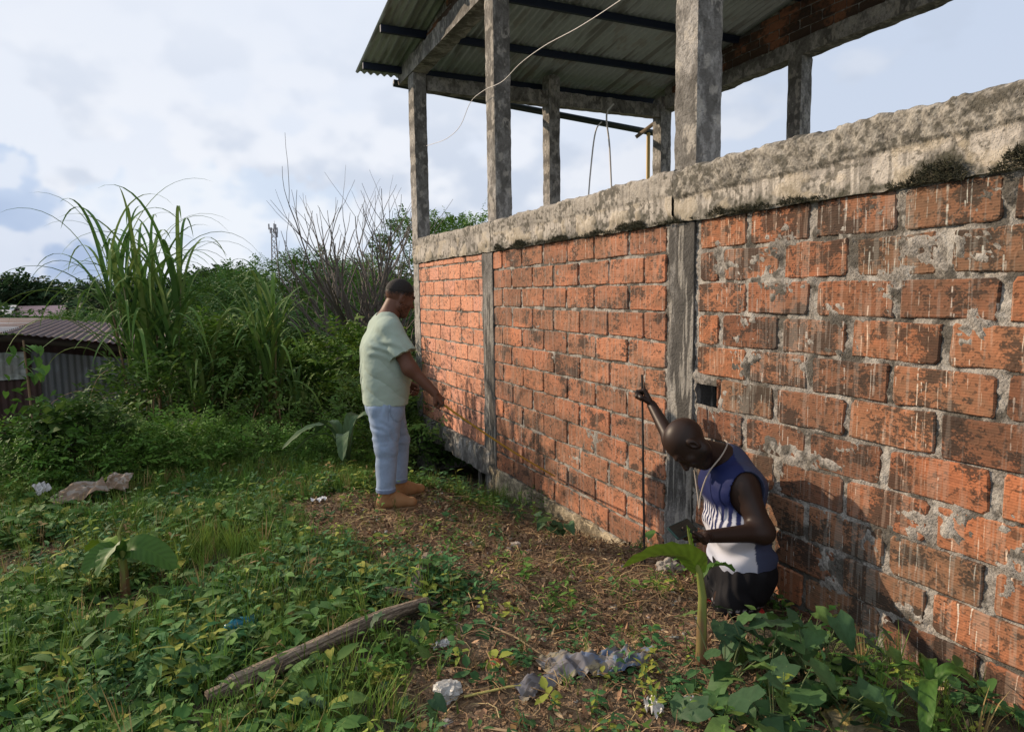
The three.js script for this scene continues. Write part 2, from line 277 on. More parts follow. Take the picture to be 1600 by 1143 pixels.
function mortarGeo(z0, z1, y0, y1, cell, depth, amp, bulge, hole) {      // lumpy mortar bed behind and between the bricks
  const nz = Math.round((z1 - z0) / cell), ny = Math.round((y1 - y0) / cell), pos = [], uv = [], idx = [];
  for (let j = 0; j <= ny; j++) for (let i = 0; i <= nz; i++) {
    const z = z0 + (z1 - z0) * i / nz, y = y0 + (y1 - y0) * j / ny;
    let d = W + depth - amp * (fbm(z * 18, y * 22, 4) + 0.4 * n2(z * 75, y * 75)) - bulge * sm(0.16, 0.5, fbm(z * 4.4 + 3, y * 6.5 + 8, 4));
    if (hole && z > hole[0] && z < hole[1] && y > hole[2] && y < hole[3]) d = W + 0.14;
    pos.push(d, y, z); uv.push(z, y);
  }
  for (let j = 0; j < ny; j++) for (let i = 0; i < nz; i++) { const a = j * (nz + 1) + i, b = a + nz + 1; if (hole && [a, a + 1, b, b + 1].some((q) => pos[q * 3] > W + 0.13)) continue; idx.push(a, a + 1, b, a + 1, b + 1, b); }
  if (hole) return geoFrom(pos, idx, uv);
  // close the back so that the wall has thickness
  const c = pos.length / 3; for (const [x, y, z] of [[W + 0.16, y0, z0], [W + 0.16, y0, z1], [W + 0.16, y1, z1], [W + 0.16, y1, z0]]) { pos.push(x, y, z); uv.push(z, y); }
  idx.push(c, c + 2, c + 1, c, c + 3, c + 2);
  return geoFrom(pos, idx, uv);
}
const mortarT = colourMap(1024, 1024, (u, v) => {
  const x = u * 1.6, y = v * 1.6; let c = 0.225 + 0.14 * fbm(x * 12, y * 12, 4) + 0.09 * n2(x * 170, y * 170); let r = [c, c * 0.93, c * 0.83];
  r = mix3(r, [0.055, 0.050, 0.040], sm(0.04, 0.28, fbm(x * 7 + 9, y * 11, 5) + 0.2 * fbm(x * 50, y * 50, 2)) * 0.8); return mix3(r, [0.42, 0.40, 0.36], sm(0.20, 0.36, fbm(x * 16 + 60, y * 9, 4)) * 0.6);
});
const mortar = std([1, 1, 1], { map: scaled(mortarT, 0.625), bumpMap: scaled(grainB, 3.1), bumpScale: 0.006, roughness: 1 });
const mortarFine = mortar;
function bay(label, z0, z1, levels, jointsFor, maps, mrect, tints, faceJ, mort, jw, opts = {}) {
  const wall = part('brick_wall', mortarGeo(z0, z1, levels[levels.length - 1] - 0.03, levels[0] + 0.03, ...mort, opts.hole), opts.mortar || mortar, house, label);
  const mats = tints.map((t) => std(t, { ...maps, bumpScale: 0.006, roughness: 0.93 }));
  for (let i = 0; i < levels.length - 1; i++) {
    const js = [z0 + (opts.lead || 0) - jw * 0.2, ...jointsFor(i).filter((z) => z > z0 + 0.07 && z < z1 - 0.05), z1 - (opts.tail || 0) + jw * 0.2];
    for (let k = 0; k < js.length - 1; k++) {
      let a = js[k] + jw * rr(0.18, 0.65), b = js[k + 1] - jw * rr(0.18, 0.65); if (b - a < 0.04) continue;
      if (opts.skip && opts.skip(i, (a + b) / 2)) continue;
      const y1 = levels[i] - 0.007 - rr(0, 0.006), y0 = levels[i + 1] + 0.007 + rr(0, 0.006);
      if (opts.half && opts.half(i, (a + b) / 2)) a = opts.half(i, (a + b) / 2);
      part('brick', brickGeo(a, b, y0, y1, W + faceJ(i, k), mrect), pick(mats), wall);
    }
  }
  return wall;
}
const lv = (top, n, p) => { const a = [top]; for (let i = 1; i <= n; i++) a.push(top - i * p + (i < n ? rr(-0.005, 0.005) : 0)); return a; };
// bay nearest the yard: big old mouldy bricks
{
  const R = [-3.66, 3.3, -0.5, 2.75], maps = clayMaps(2048, 1700, ...R, { s: 0, drips: 420, c0: [0.225, 0.094, 0.049], c1: [0.335, 0.138, 0.068], film: 0.36, mould: 0.24, runs: 0.26 });
  const odd = [-3.16, -2.68, -2.195, -1.705, -1.22, -0.74], even = [-3.385, -2.905, -2.43, -1.955, -1.47, -0.98, -0.5];
  bay('brick wall bay of large old mouldy orange bricks with white lime runs', -3.64, -0.36, lv(2.165, 13, 0.206), (i) => (i % 2 ? even : odd).map((z) => z + rr(-0.012, 0.012)), maps, R,
    [[1, 1, 1], [0.86, 0.82, 0.80], [1.22, 1.16, 1.08], [0.66, 0.62, 0.60], [1.10, 0.94, 0.84], [0.9, 0.98, 0.98], [1.3, 1.1, 0.95]], () => rr(-0.004, 0.004), [0.0125, 0.0125, 0.014, 0.012], 0.050,
    { lead: 0.035, hole: [-3.61, -3.40, 0.945, 1.075], half: (i, z) => (i === 5 && z < -3.4 ? -3.40 : 0) });
}
// middle bay
{
  const R = [-7.1, 3.25, -0.4, 2.65], maps = clayMaps(1536, 1280, ...R, { s: 33, drips: 120, c0: [0.325, 0.140, 0.078], c1: [0.430, 0.180, 0.096], film: 0.26, mould: 0.32, runs: 0.22 });
  const A = [-6.573, -6.078, -5.628, -5.162, -4.68, -4.201], B = [-6.811, -6.318, -5.839, -5.381, -4.895, -4.42];
  bay('brick wall bay of orange bricks with grey mortar joints between two columns', -7.05, -3.9, lv(2.166, 12, 0.206), (i) => (i % 2 ? A : B).map((z) => z + rr(-0.015, 0.015)), maps, R,
    [[1, 1, 1], [0.9, 0.86, 0.84], [1.1, 1.04, 1.0], [0.82, 0.8, 0.8], [1.05, 0.96, 0.9]], () => rr(-0.004, 0.004), [0.017, 0.0135, 0.012, 0.007], 0.026, { tail: 0.04 });
}
// far bay: newer, brighter bricks
{
  const R = [-9.95, 2.7, -0.35, 2.6], maps = clayMaps(1024, 960, ...R, { s: 71, drips: 20, c0: [0.53, 0.245, 0.150], c1: [0.60, 0.272, 0.164], film: -0.34, mould: 0.46, runs: 0.25 });
  const A = [], B = []; for (let i = 0; i < 8; i++) { A.push(-9.8 + i * 0.42); B.push(-9.59 + i * 0.42); }
  bay('brick wall bay of newer bright orange bricks', -9.86, -7.30, [2.165, 2.075, ...lv(2.075, 11, 0.2).slice(1)], (i) => (i % 2 ? A : B).map((z) => z + rr(-0.02, 0.02)), maps, R,
    [[1, 1, 1], [0.95, 0.9, 0.86], [1.06, 1.03, 1.0], [0.88, 0.84, 0.82], [1.02, 1.02, 1.1]], () => rr(-0.003, 0.003), [0.022, 0.012, 0.008, 0.007], 0.014);
}
// ring beam: rough coping above a trowelled band, per bay
const beamMap = (w, h, z0, zl, y0, yl, o) => colourMap(w, h, (u, v) => {
  const z = z0 + u * zl, y = y0 + v * yl, lip = 2.335 + o.tilt * (z + 2.4) + 0.012 * fbm(z * 6, 3, 3), up = sm(-0.008, 0.008, y - lip);
  let c = 0.41 + 0.10 * fbm(z * 9, y * 9, 4) + 0.05 * n2(z * 140, y * 140), r = [c * 1.03, c * 0.95, c * 0.84];
  r = mix3(r, [0.13, 0.12, 0.10], sm(0.05, 0.4, fbm(z * 48, y * 2.6, 3)) * 0.6); r = mix3(r, [0.17, 0.16, 0.15], sm(0.0, 0.3, fbm(z * 2.6 + 4, y * 6, 4)) * 0.5);
  let g = 0.215 + 0.20 * fbm(z * 22, y * 26, 5) + 0.10 * n2(z * 120, y * 120); r = mix3(r, [g, g * 0.93, g * 0.80], up * o.up);
  r = mix3(r, [0.060, 0.056, 0.042], sm(0.16, 0.42, 0.55 * fbm(z * 7 + 8, y * 9, 5) + 0.75 * fbm(z * 34 + 8, y * 40, 4) + 0.06 * up) * 0.75);
  const moss = sm(0.055, 0.0, y - 2.165 - 0.13 * Math.max(0, fbm(z * 5 + 2, 9, 4) + o.moss) - 0.03 * n2(z * 60, y * 30)); r = mix3(r, [0.032, 0.033, 0.018], moss * (0.55 + 0.4 * n2(z * 33, y * 40)));
  const blot = sm(0.08, 0.26, fbm(z * 6.5 + 90, y * 8, 4)) * (1 - up); return mix3(r, [0.52, 0.45, 0.34], blot * 0.45);
});
function ringBeam(z0, z1, ya, yb, cell, o, label) {
  const yl = ya - 2.1, R = [z0, z1 - z0, 2.1, yl + 0.1], nz = Math.round((z1 - z0) / cell), prof = [];
  const N = Math.round(0.42 / cell), T = 6; for (let j = 0; j <= N; j++) prof.push([0, j / N]); for (let j = 1; j <= T; j++) prof.push([j / T, 1]);
  const pos = [], uv = [], idx = [];
  for (let i = 0; i <= nz; i++) {
    const z = z0 + (z1 - z0) * i / nz, bot = 2.165 + 0.020 * fbm(z * 7, 2, 4) - 0.004, top = mix(ya, yb, i / nz) + 0.018 * fbm(z * 5, 8, 4) + 0.006 * n2(z * 40, 1), lip = 2.335 + o.tilt * (z + 2.4) + 0.012 * fbm(z * 6, 3, 3);
    for (const [b, f] of prof) {
      const y = bot + (top - bot) * f, up = sm(-0.006, 0.010, y - lip);
      let x = W - 0.022 - up * 0.016 * o.up - 0.006 * fbm(z * 9, y * 9, 3) - up * 0.011 * o.up * fbm(z * 21, y * 21, 4) - 0.002 * n2(z * 60, y * 60) - 0.004 * up * n2(z * 38, y * 38) - 0.010 * sm(0.1, 0.4, fbm(z * 6.5 + 90, y * 8, 4)) * (1 - up) * o.flake;
      x += 0.035 * Math.max(0, f - 0.94) / 0.06 * (0.5 + n2(z * 12, 4) * 0.5);
      pos.push(x + b * 0.25, y + (b ? 0.018 * fbm(z * 16, b * 5, 3) : 0), z); uv.push((z - R[0]) / R[1], (y - R[2]) / R[3]);
    }
  }
  const w = prof.length; for (let i = 0; i < nz; i++) for (let j = 0; j < w - 1; j++) { const a = i * w + j; idx.push(a, a + w, a + 1, a + 1, a + w, a + w + 1); }
  const c = pos.length / 3; for (const [x, y, z] of [[W - 0.02, 2.165, z0], [W + 0.23, 2.165, z0], [W + 0.23, ya, z0], [W - 0.02, 2.165, z1], [W + 0.23, 2.165, z1], [W + 0.23, yb, z1], [W - 0.02, ya, z0], [W - 0.02, yb, z1]]) { pos.push(x, y, z); uv.push(0.5, 0.3); }
  idx.push(c, c + 1, c + 2, c, c + 2, c + 6, c + 3, c + 5, c + 4, c + 3, c + 7, c + 5, c, c + 3, c + 1, c + 1, c + 3, c + 4, c + 1, c + 4, c + 2, c + 2, c + 4, c + 5);
  return part('ring_beam', geoFrom(pos, idx, uv), std([1, 1, 1], { map: beamMap(Math.min(2048, Math.round(nz * 8)), 288, ...R, o), bumpMap: (() => { const b = grainB.clone(); b.repeat.set(R[1] * 2.2, R[3] * 2.2); b.needsUpdate = true; return b; })(), bumpScale: 0.005, roughness: 1 }), house, label);
}
ringBeam(-3.83, -0.36, 2.515, 2.50, 0.0125, { tilt: 0.012, up: 1, moss: 0.42, flake: 0.4 }, 'rough grey concrete coping over a pale streaked beam with dark moss');
ringBeam(-7.06, -3.845, 2.49, 2.515, 0.018, { tilt: -0.005, up: 0.5, moss: 0.2, flake: 1.4 }, 'ring beam with flaking cream plaster and dark mould');
ringBeam(-10.1, -7.075, 2.515, 2.49, 0.03, { tilt: -0.01, up: 0.4, moss: 0.1, flake: 1 });

const rc = (x0, x1, y0, y1, z0, z1, cell = 0.05, amp = 0.006, mat = concrete, name = 'column', label) => part(name, rough(x0, x1, y0, y1, z0, z1, cell, amp), mat, house, label);
// columns in the wall and above it
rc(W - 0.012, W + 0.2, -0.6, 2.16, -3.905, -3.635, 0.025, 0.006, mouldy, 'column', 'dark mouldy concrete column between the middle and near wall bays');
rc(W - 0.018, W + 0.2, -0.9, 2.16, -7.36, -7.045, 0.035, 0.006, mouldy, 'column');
rc(W - 0.01, W + 0.2, 2.47, 5.3, -3.86, -3.63, 0.025, 0.0035, concrete, 'column', 'tall pale concrete column rising from the ring beam beside the raised arm');
rc(W, W + 0.2, 2.46, 4.9, -7.19, -6.95, 0.035, 0.0035);
rc(W - 0.01, W + 0.19, -1.3, 4.9, -10.15, -9.87, 0.05, 0.0035);
rc(5.2, 5.4, 0, 5.12, -10.1, -9.86, 0.06, 0.004); rc(7.36, 7.58, 0, 5.0, -10.1, -9.86, 0.06, 0.004);
rc(7.44, 7.64, 0, 4.8, -7.17, -6.93, 0.06, 0.004, concrete);
// tie beams
rc(W - 0.03, W + 0.21, 4.89, 5.13, -10.62, -0.9, 0.06, 0.008, concrete, 'tie_beam');
rc(W + 0.2, 7.4, 4.66, 4.88, -10.07, -9.9, 0.07, 0.008, concrete, 'tie_beam');
rc(7.43, 7.65, 4.78, 5.0, -10.1, -0.9, 0.07, 0.008, concrete, 'tie_beam');
// lower beam of the far bay, and stilt posts below it
rc(W - 0.03, W + 0.18, -0.44, -0.12, -10.0, -7.2, 0.04, 0.014, concrete, 'plinth_beam');
rc(W - 0.02, W + 0.17, -0.60, -0.305, -7.3, -3.66, 0.03, 0.022, std([1.5, 1.32, 0.98], { map: scaled(concreteT, 0.6), bumpMap: scaled(grainB, 2), bumpScale: 0.01, roughness: 1 }), 'plinth_beam', 'yellowish crumbling concrete plinth under the middle bay');
rc(W + 0.01, W + 0.2, -0.9, -0.5, -3.66, -0.36, 0.06, 0.01, concrete, 'plinth_beam');
rc(W - 0.03, W + 0.2, -1.6, -0.43, -10.16, -9.86, 0.05, 0.012, concrete, 'post');
part('post', limb([[3.02, -1.0, -7.62, 0.028], [3.02, -0.43, -7.6, 0.026]], 6), concrete, house);
// floor slab behind the wall
part('floor_slab', rough(W + 0.24, 7.4, 2.1, 2.22, -9.8, -0.5, 0.4, 0.004), concrete, house);
part('rear_wall', block(7.46, 7.62, -1, 2.4, -9.85, -0.6), mortarFine, house);
part('side_wall', block(W + 0.25, 7.34, -1.2, 2.4, -10.02, -9.9), mortarFine, house);
// brick infill between tie beams and roof
const roofY = (z) => 5.08 + 0.14 * (z + 10.79);
function infill(x0, z0, z1, y0, mat2, name, mats) {
  const shape = [], idx = [], uv = []; for (const x of [x0 + 0.012, x0 + 0.14]) for (const [y, z] of [[y0, z0], [y0, z1], [roofY(z1) - 0.05, z1], [Math.max(y0 + 0.01, roofY(z0) - 0.05), z0]]) { shape.push(x, y, z); uv.push(z, y); }
  idx.push(0, 2, 1, 0, 3, 2, 4, 5, 6, 4, 6, 7, 0, 1, 5, 0, 5, 4, 1, 2, 6, 1, 6, 5, 2, 3, 7, 2, 7, 6, 3, 0, 4, 3, 4, 7);
  const w = part(name, geoFrom(shape, idx, uv), mat2, house);
  let r = 0; for (let y = y0 + 0.01; y < roofY(z1) - 0.1; y += 0.125, r++) for (let z = z0 + (r % 2 ? 0.02 : 0.2); z < z1 - 0.3; z += 0.36) { const top = Math.min(y + 0.112, roofY(z) - 0.055); if (top - y < 0.05) continue; const g = brickGeo(z, z + 0.345, y, top, x0, [z0, 3, y0, 3], { back: 0.05 }); part('brick', g, pick(mats), w); }
}
const oldClay = colourMap(512, 512, (u, v) => { let r = mix3([0.27, 0.115, 0.06], [0.34, 0.14, 0.07], clamp(.5 + fbm(u * 9, v * 9, 4))); return mix3(r, [0.04, 0.03, 0.022], sm(-.1, .22, fbm(u * 7 + 3, v * 9, 5) + .2 * n2(u * 90, v * 120)) * .85); });
const inM = [[0.72, 0.75, 0.75], [0.55, 0.55, 0.56], [0.85, 0.85, 0.85]].map((c) => std(c, { map: oldClay, bumpMap: scaled(grainB, 2), bumpScale: 0.008 }));
infill(W + 0.02, -10.3, -6.4, 5.13, concrete, 'gable_infill', inM);
infill(7.46, -9.9, -4.2, 5.0, concrete, 'gable_infill', inM);
// roof: corrugated sheet, purlins, gutter pipe
{
  const x0 = 2.36, x1 = 8.6, z0 = -10.79, z1 = -0.7, per = 0.105, pos = [], uv = [], idx = [], xs = []; for (let x = x0; x <= x1; x += per / 8) xs.push(x); const NZ = 26;
  for (let j = 0; j <= NZ; j++) { const z = z0 + (z1 - z0) * j / NZ; for (const x of xs) { const b = Math.sin(x / per * 6.2832); pos.push(x, roofY(z) + 0.018 * b + 0.006 * fbm(x * 1.3, z * 1.1, 2), z + (j === 0 ? 0.012 * n2(Math.floor(x / 0.85) * 7.3, 2) : 0)); uv.push(x, z); } }
  const w = xs.length; for (let j = 0; j < NZ; j++) for (let i = 0; i < w - 1; i++) { const a = j * w + i; idx.push(a, a + w, a + 1, a + 1, a + w, a + w + 1); }
  const zinc = colourMap(512, 1024, (u, v) => { const x = u * 3, y = v * 6; let c = 0.46 + 0.10 * fbm(x * 2, y * 1.2, 4) + 0.04 * n2(x * 90, y * 20); let r = [c * 0.88, c * 1.0, c * 1.02]; r = mix3(r, [0.12, 0.11, 0.09], sm(0.14, 0.42, fbm(x * 9, y * 1.1, 4)) * 0.55); return mix3(r, [0.22, 0.13, 0.075], sm(0.30, 0.46, fbm(x * 5 + 20, y * 2.5, 4)) * 0.25); });
  const zt = zinc.clone(); zt.repeat.set(1 / 3, 1 / 6); zt.needsUpdate = true;
  const roof = part('roof', geoFrom(pos, idx, uv), std([1, 1, 1], { map: zt, metalness: 0.0, roughness: 0.6 }), house, 'corrugated zinc sheet roof seen from below');
  const steel = std([0.012, 0.020, 0.045], { roughness: 0.5, metalness: 0.3 });
  for (const z of [-10.40, -9.31, -8.16, -7.0, -5.85, -4.7, -3.5, -2.3]) { const y = roofY(z) - 0.025; part('purlin', block(2.39, 8.5, y - 0.10, y, z - 0.03, z + 0.03), steel, roof); }
  part('gutter_pipe', limb([[2.95, 4.98, -10.78, 0.055], [5, 4.83, -10.78, 0.055], [8, 4.62, -10.78, 0.055]], 12), std([0.02, 0.035, 0.035], { roughness: 0.45 }), house, 'dark drain pipe slung under the eave');
  part('downpipe', limb([[7.72, 1.5, -10.72, 0.035], [7.72, 4.6, -10.72, 0.035]], 10), std([0.55, 0.38, 0.12], { roughness: 0.5 }), house, 'yellow plastic downpipe');
  const timber = std([0.2, 0.15, 0.1]); part('brace', limb([[7.3, 4.45, -10.5, 0.045], [7.55, 4.75, -9.95, 0.045]], 4), timber, house);
}

// ---------------------------------------------------------------- air-side cables and conduits
const wireM = std([0.62, 0.60, 0.58], { roughness: 0.5 });
{
  const cv = new THREE.CatmullRomCurve3([[2.9,3.683,-9.049],[2.9,3.61,-8.168],[2.9,3.662,-7.712],[2.9,3.835,-7.391],[2.9,3.859,-7.009],[2.88,3.802,-6.421],[2.9,3.862,-6.09],[2.9,3.864,-5.586],[2.9,3.815,-4.971],[2.9,3.797,-4.375],[2.9,3.8,-3.75]].map((p) => V(...p)));
  single('cable', new THREE.TubeGeometry(cv, 80, 0.0034, 5), wireM, 'thin white cable sagging between the concrete columns under the roof', 'cable');
  single('conduit', new THREE.TubeGeometry(new THREE.CatmullRomCurve3([V(5.70, 2.2, -9.6), V(5.80, 3.6, -9.6), V(5.92, 4.3, -9.6), V(6.02, 4.40, -9.62)]), 30, 0.012, 6), wireM, 'thin pale conduit with a bent top standing behind the parapet', 'conduit', 'pale conduits behind the parapet');
  single('conduit', new THREE.TubeGeometry(new THREE.CatmullRomCurve3([V(6.25, 2.2, -9.6), V(6.16, 4.0, -9.6), V(6.11, 4.55, -9.6), V(6.25, 4.7, -9.62)]), 30, 0.014, 6), wireM, 'thin pale conduit with a bent top standing behind the parapet', 'conduit', 'pale conduits behind the parapet');
}
// ---------------------------------------------------------------- people: signed-distance bodies meshed with surface nets
function nets(f, lo, hi, h, colour) {
  const nx = Math.ceil((hi[0] - lo[0]) / h) + 1, ny = Math.ceil((hi[1] - lo[1]) / h) + 1, nz = Math.ceil((hi[2] - lo[2]) / h) + 1, F = new Float32Array(nx * ny * nz), id = new Int32Array(nx * ny * nz).fill(-1);
  for (let k = 0, n = 0; k < nz; k++) for (let j = 0; j < ny; j++) for (let i = 0; i < nx; i++, n++) F[n] = f(lo[0] + i * h, lo[1] + j * h, lo[2] + k * h);
  const pos = [], nor = [], col = [], idx = [], sx = 1, sy = nx, sz = nx * ny, C = [0, sx, sy, sx + sy, sz, sx + sz, sy + sz, sx + sy + sz];
  const ED = [[0, 1], [2, 3], [4, 5], [6, 7], [0, 2], [1, 3], [4, 6], [5, 7], [0, 4], [1, 5], [2, 6], [3, 7]];
  for (let k = 0; k < nz - 1; k++) for (let j = 0; j < ny - 1; j++) for (let i = 0; i < nx - 1; i++) {
    const n = i + j * sy + k * sz; let m = 0; for (let c = 0; c < 8; c++) if (F[n + C[c]] < 0) m |= 1 << c;
    if (m === 0 || m === 255) continue;
    let x = 0, y = 0, z = 0, s = 0;
    for (const [a, b] of ED) { if (((m >> a) & 1) === ((m >> b) & 1)) continue; const fa = F[n + C[a]], fb = F[n + C[b]], t = fa / (fa - fb); x += mix(a & 1, b & 1, t); y += mix((a >> 1) & 1, (b >> 1) & 1, t); z += mix((a >> 2) & 1, (b >> 2) & 1, t); s++; }
    id[n] = pos.length / 3; const X = lo[0] + (i + x / s) * h, Y = lo[1] + (j + y / s) * h, Z = lo[2] + (k + z / s) * h, e = h * 0.5;
    pos.push(X, Y, Z); const gx = f(X + e, Y, Z) - f(X - e, Y, Z), gy = f(X, Y + e, Z) - f(X, Y - e, Z), gz = f(X, Y, Z + e) - f(X, Y, Z - e), l = Math.hypot(gx, gy, gz) || 1; nor.push(gx / l, gy / l, gz / l);
    if (colour) col.push(...colour(X, Y, Z, gx / l, gy / l, gz / l));
  }
  const quad = (a, b, c, d, flip) => { if (a < 0 || b < 0 || c < 0 || d < 0) return; flip ? idx.push(a, c, b, a, d, c) : idx.push(a, b, c, a, c, d); };
  for (let k = 1; k < nz - 1; k++) for (let j = 1; j < ny - 1; j++) for (let i = 1; i < nx - 1; i++) {
    const n = i + j * sy + k * sz, s = F[n] < 0;
    if (s !== F[n + sx] < 0) quad(id[n], id[n - sy], id[n - sy - sz], id[n - sz], s);
    if (s !== F[n + sy] < 0) quad(id[n], id[n - sz], id[n - sx - sz], id[n - sx], s);
    if (s !== F[n + sz] < 0) quad(id[n], id[n - sx], id[n - sx - sy], id[n - sy], s);
  }
  const g = new THREE.BufferGeometry(); g.setAttribute('position', new THREE.Float32BufferAttribute(pos, 3)); g.setAttribute('normal', new THREE.Float32BufferAttribute(nor, 3)); if (colour) g.setAttribute('color', new THREE.Float32BufferAttribute(col, 3)); g.setIndex(idx);
  // wind outward
  let v = 0; for (let i = 0; i < Math.min(idx.length, 3000); i += 3) { const [a, b, c] = [idx[i], idx[i + 1], idx[i + 2]].map((q) => V(pos[q * 3], pos[q * 3 + 1], pos[q * 3 + 2])); const nn = b.sub(a).cross(c.sub(a)); v += nn.x * nor[idx[i] * 3] + nn.y * nor[idx[i] * 3 + 1] + nn.z * nor[idx[i] * 3 + 2]; }
  if (v < 0) { const r = g.index.array; for (let i = 0; i < r.length; i += 3) { const t = r[i]; r[i] = r[i + 1]; r[i + 1] = t; } }
  return g;
}
const smin = (a, b, k) => { const h = Math.max(k - Math.abs(a - b), 0) / k; return Math.min(a, b) - h * h * k * 0.25; };
// bones: [ax,ay,az,ra, bx,by,bz,rb]
function bonesF(B, k, grow = 0) {
  const n = B.length, A = B.map((b) => [b[0], b[1], b[2], b[3], b[4] - b[0], b[5] - b[1], b[6] - b[2], b[7] - b[3], 1 / Math.max(1e-9, (b[4] - b[0]) ** 2 + (b[5] - b[1]) ** 2 + (b[6] - b[2]) ** 2)]);
  return (x, y, z) => { let d = 1e3; for (let i = 0; i < n; i++) { const b = A[i], px = x - b[0], py = y - b[1], pz = z - b[2]; let t = (px * b[4] + py * b[5] + pz * b[6]) * b[8]; t = t < 0 ? 0 : t > 1 ? 1 : t; const e = Math.hypot(px - b[4] * t, py - b[5] * t, pz - b[6] * t) - b[3] - b[7] * t - grow; d = d > 900 ? e : smin(d, e, k); } return d; };
}
const boundsOf = (B, m) => { const lo = [1e9, 1e9, 1e9], hi = [-1e9, -1e9, -1e9]; for (const b of B) for (const o of [0, 4]) for (let i = 0; i < 3; i++) { lo[i] = Math.min(lo[i], b[o + i] - b[o + 3] - m); hi[i] = Math.max(hi[i], b[o + i] + b[o + 3] + m); } return [lo, hi]; };
const frame = (x, y) => { const X = V(...x).normalize(), Y = V(...y); Y.sub(X.clone().multiplyScalar(X.dot(Y))).normalize(); return [X, Y, X.clone().cross(Y)]; };
// head in its own frame: x = face, y = crown, z = right ear side
const ell = (x, y, z, cx, cy, cz, rx, ry, rz) => { const a = (x - cx) / rx, b = (y - cy) / ry, c = (z - cz) / rz, k0 = Math.hypot(a, b, c), k1 = Math.hypot(a / rx, b / ry, c / rz) || 1e-6; return k0 * (k0 - 1) / k1; };
const HEADBONES = bonesF([[0.088, 0.012, 0, 0.009, 0.112, -0.028, 0, 0.0135], [0.092, -0.03, -0.012, 0.009, 0.092, -0.03, 0.012, 0.009]], 0.012);
function headF(x, y, z) {
  let d = ell(x, y, z, -0.012, 0.036, 0, 0.1, 0.092, 0.078); const az = Math.abs(z);
  d = smin(d, ell(x, y, z, 0.03, -0.038, 0, 0.066, 0.085, 0.058), 0.035);
  d = smin(d, Math.hypot(x - 0.062, y + 0.098, az - 0.012) - 0.024, 0.03);
  d = smin(d, Math.hypot(x + 0.005, y + 0.062, az - 0.044) - 0.028, 0.04);
  d = smin(d, Math.hypot(x - 0.078, (y - 0.032) * 1.5, az - 0.028) - 0.018, 0.02);                      // brow
  d = smin(d, Math.hypot(x - 0.062, y + 0.022, az - 0.042) - 0.020, 0.02);                                // cheekbone
  d = Math.max(d, -(Math.hypot(x - 0.101, (y - 0.010) * 1.3, az - 0.033) - 0.016));
  d = smin(d, Math.hypot(x - 0.074, y - 0.008, az - 0.033) - 0.014, 0.004);                               // eye
  d = smin(d, HEADBONES(x, y, z), 0.012);
  d = smin(d, Math.hypot(x - 0.088, (y + 0.056) * 1.8, z * 0.5) - 0.011, 0.006); d = smin(d, Math.hypot(x - 0.085, (y + 0.071) * 1.6, z * 0.55) - 0.011, 0.006);
  d = Math.max(d, -(Math.hypot(x - 0.101, (y + 0.0635) * 3, z * 0.35) - 0.007));
  const ear = Math.max(ell(x, y, az, -0.012, -0.004, 0.078, 0.020, 0.034, 0.014), -(ell(x, y, az, -0.004, -0.004, 0.092, 0.011, 0.02, 0.009)));
  return smin(d, ear, 0.008);
}
function headGeo(c, f, up, s, colour, fn = headF, h = 0.0045) {
  const [X, Y, Z] = frame(f, up), g = nets((x, y, z) => fn(x, y, z), [-0.135, -0.15, -0.115], [0.135, 0.15, 0.115], h, colour);
  g.applyMatrix4(new THREE.Matrix4().makeBasis(X, Y, Z).scale(V(s, s, s)).setPosition(...c)); return g;
}
function handGeo(wrist, dir, back, side, curls, thumb, s, colour) {
  const [X, Y, Z] = frame(dir, back), B = [];
  const len = [0.95, 1.05, 1, 0.8];
  for (let i = 0; i < 4; i++) {
    const z = (0.030 - 0.0195 * i) * side, rt = [0.086 - 0.004 * Math.abs(i - 1.2), 0, z]; B.push([0, 0, z * 0.55, 0.0165, ...rt, 0.0125]);
    let p = rt, a = 0; const cu = curls[i] || curls[0];
    [0.043, 0.027, 0.021].forEach((L, k) => { a += cu[k]; const q = [p[0] + Math.cos(a) * L * len[i], p[1] - Math.sin(a) * L * len[i], p[2] - (i - 1.5) * 0.0015 * side]; B.push([...p, 0.0098 - k * 0.0009, ...q, 0.0089 - k * 0.001]); p = q; });
  }
  let p = [0.018, -0.006, 0.022 * side, 0.0165]; for (const t of thumb) { const q = [t[0], t[1], t[2] * side, p[3] - 0.0028]; B.push([...p, ...q]); p = q; }
  const f = bonesF(B, 0.006), [lo, hi] = boundsOf(B, 0.012), g = nets(f, lo, hi, 0.0036, colour);
  g.applyMatrix4(new THREE.Matrix4().makeBasis(X, Y, Z).scale(V(s, s, s)).setPosition(...wrist)); return g;
}
const cat = (...a) => mergeGeometries(a.map((g) => { const c = g; c.deleteAttribute('uv'); return c; }));
const shift = (g, p) => g.translate(-p[0], -p[1], -p[2]);
const skinMat = (o = {}) => new THREE.MeshPhysicalMaterial({ color: 0xffffff, vertexColors: true, roughness: 0.52, specularIntensity: 0.45, side: THREE.DoubleSide, ...o });
const fabric = (c, o = {}) => new THREE.MeshPhysicalMaterial({ color: Array.isArray(c) ? lin(...c) : c, roughness: 0.95, sheen: 0.25, sheenRoughness: 0.6, side: THREE.DoubleSide, ...o });

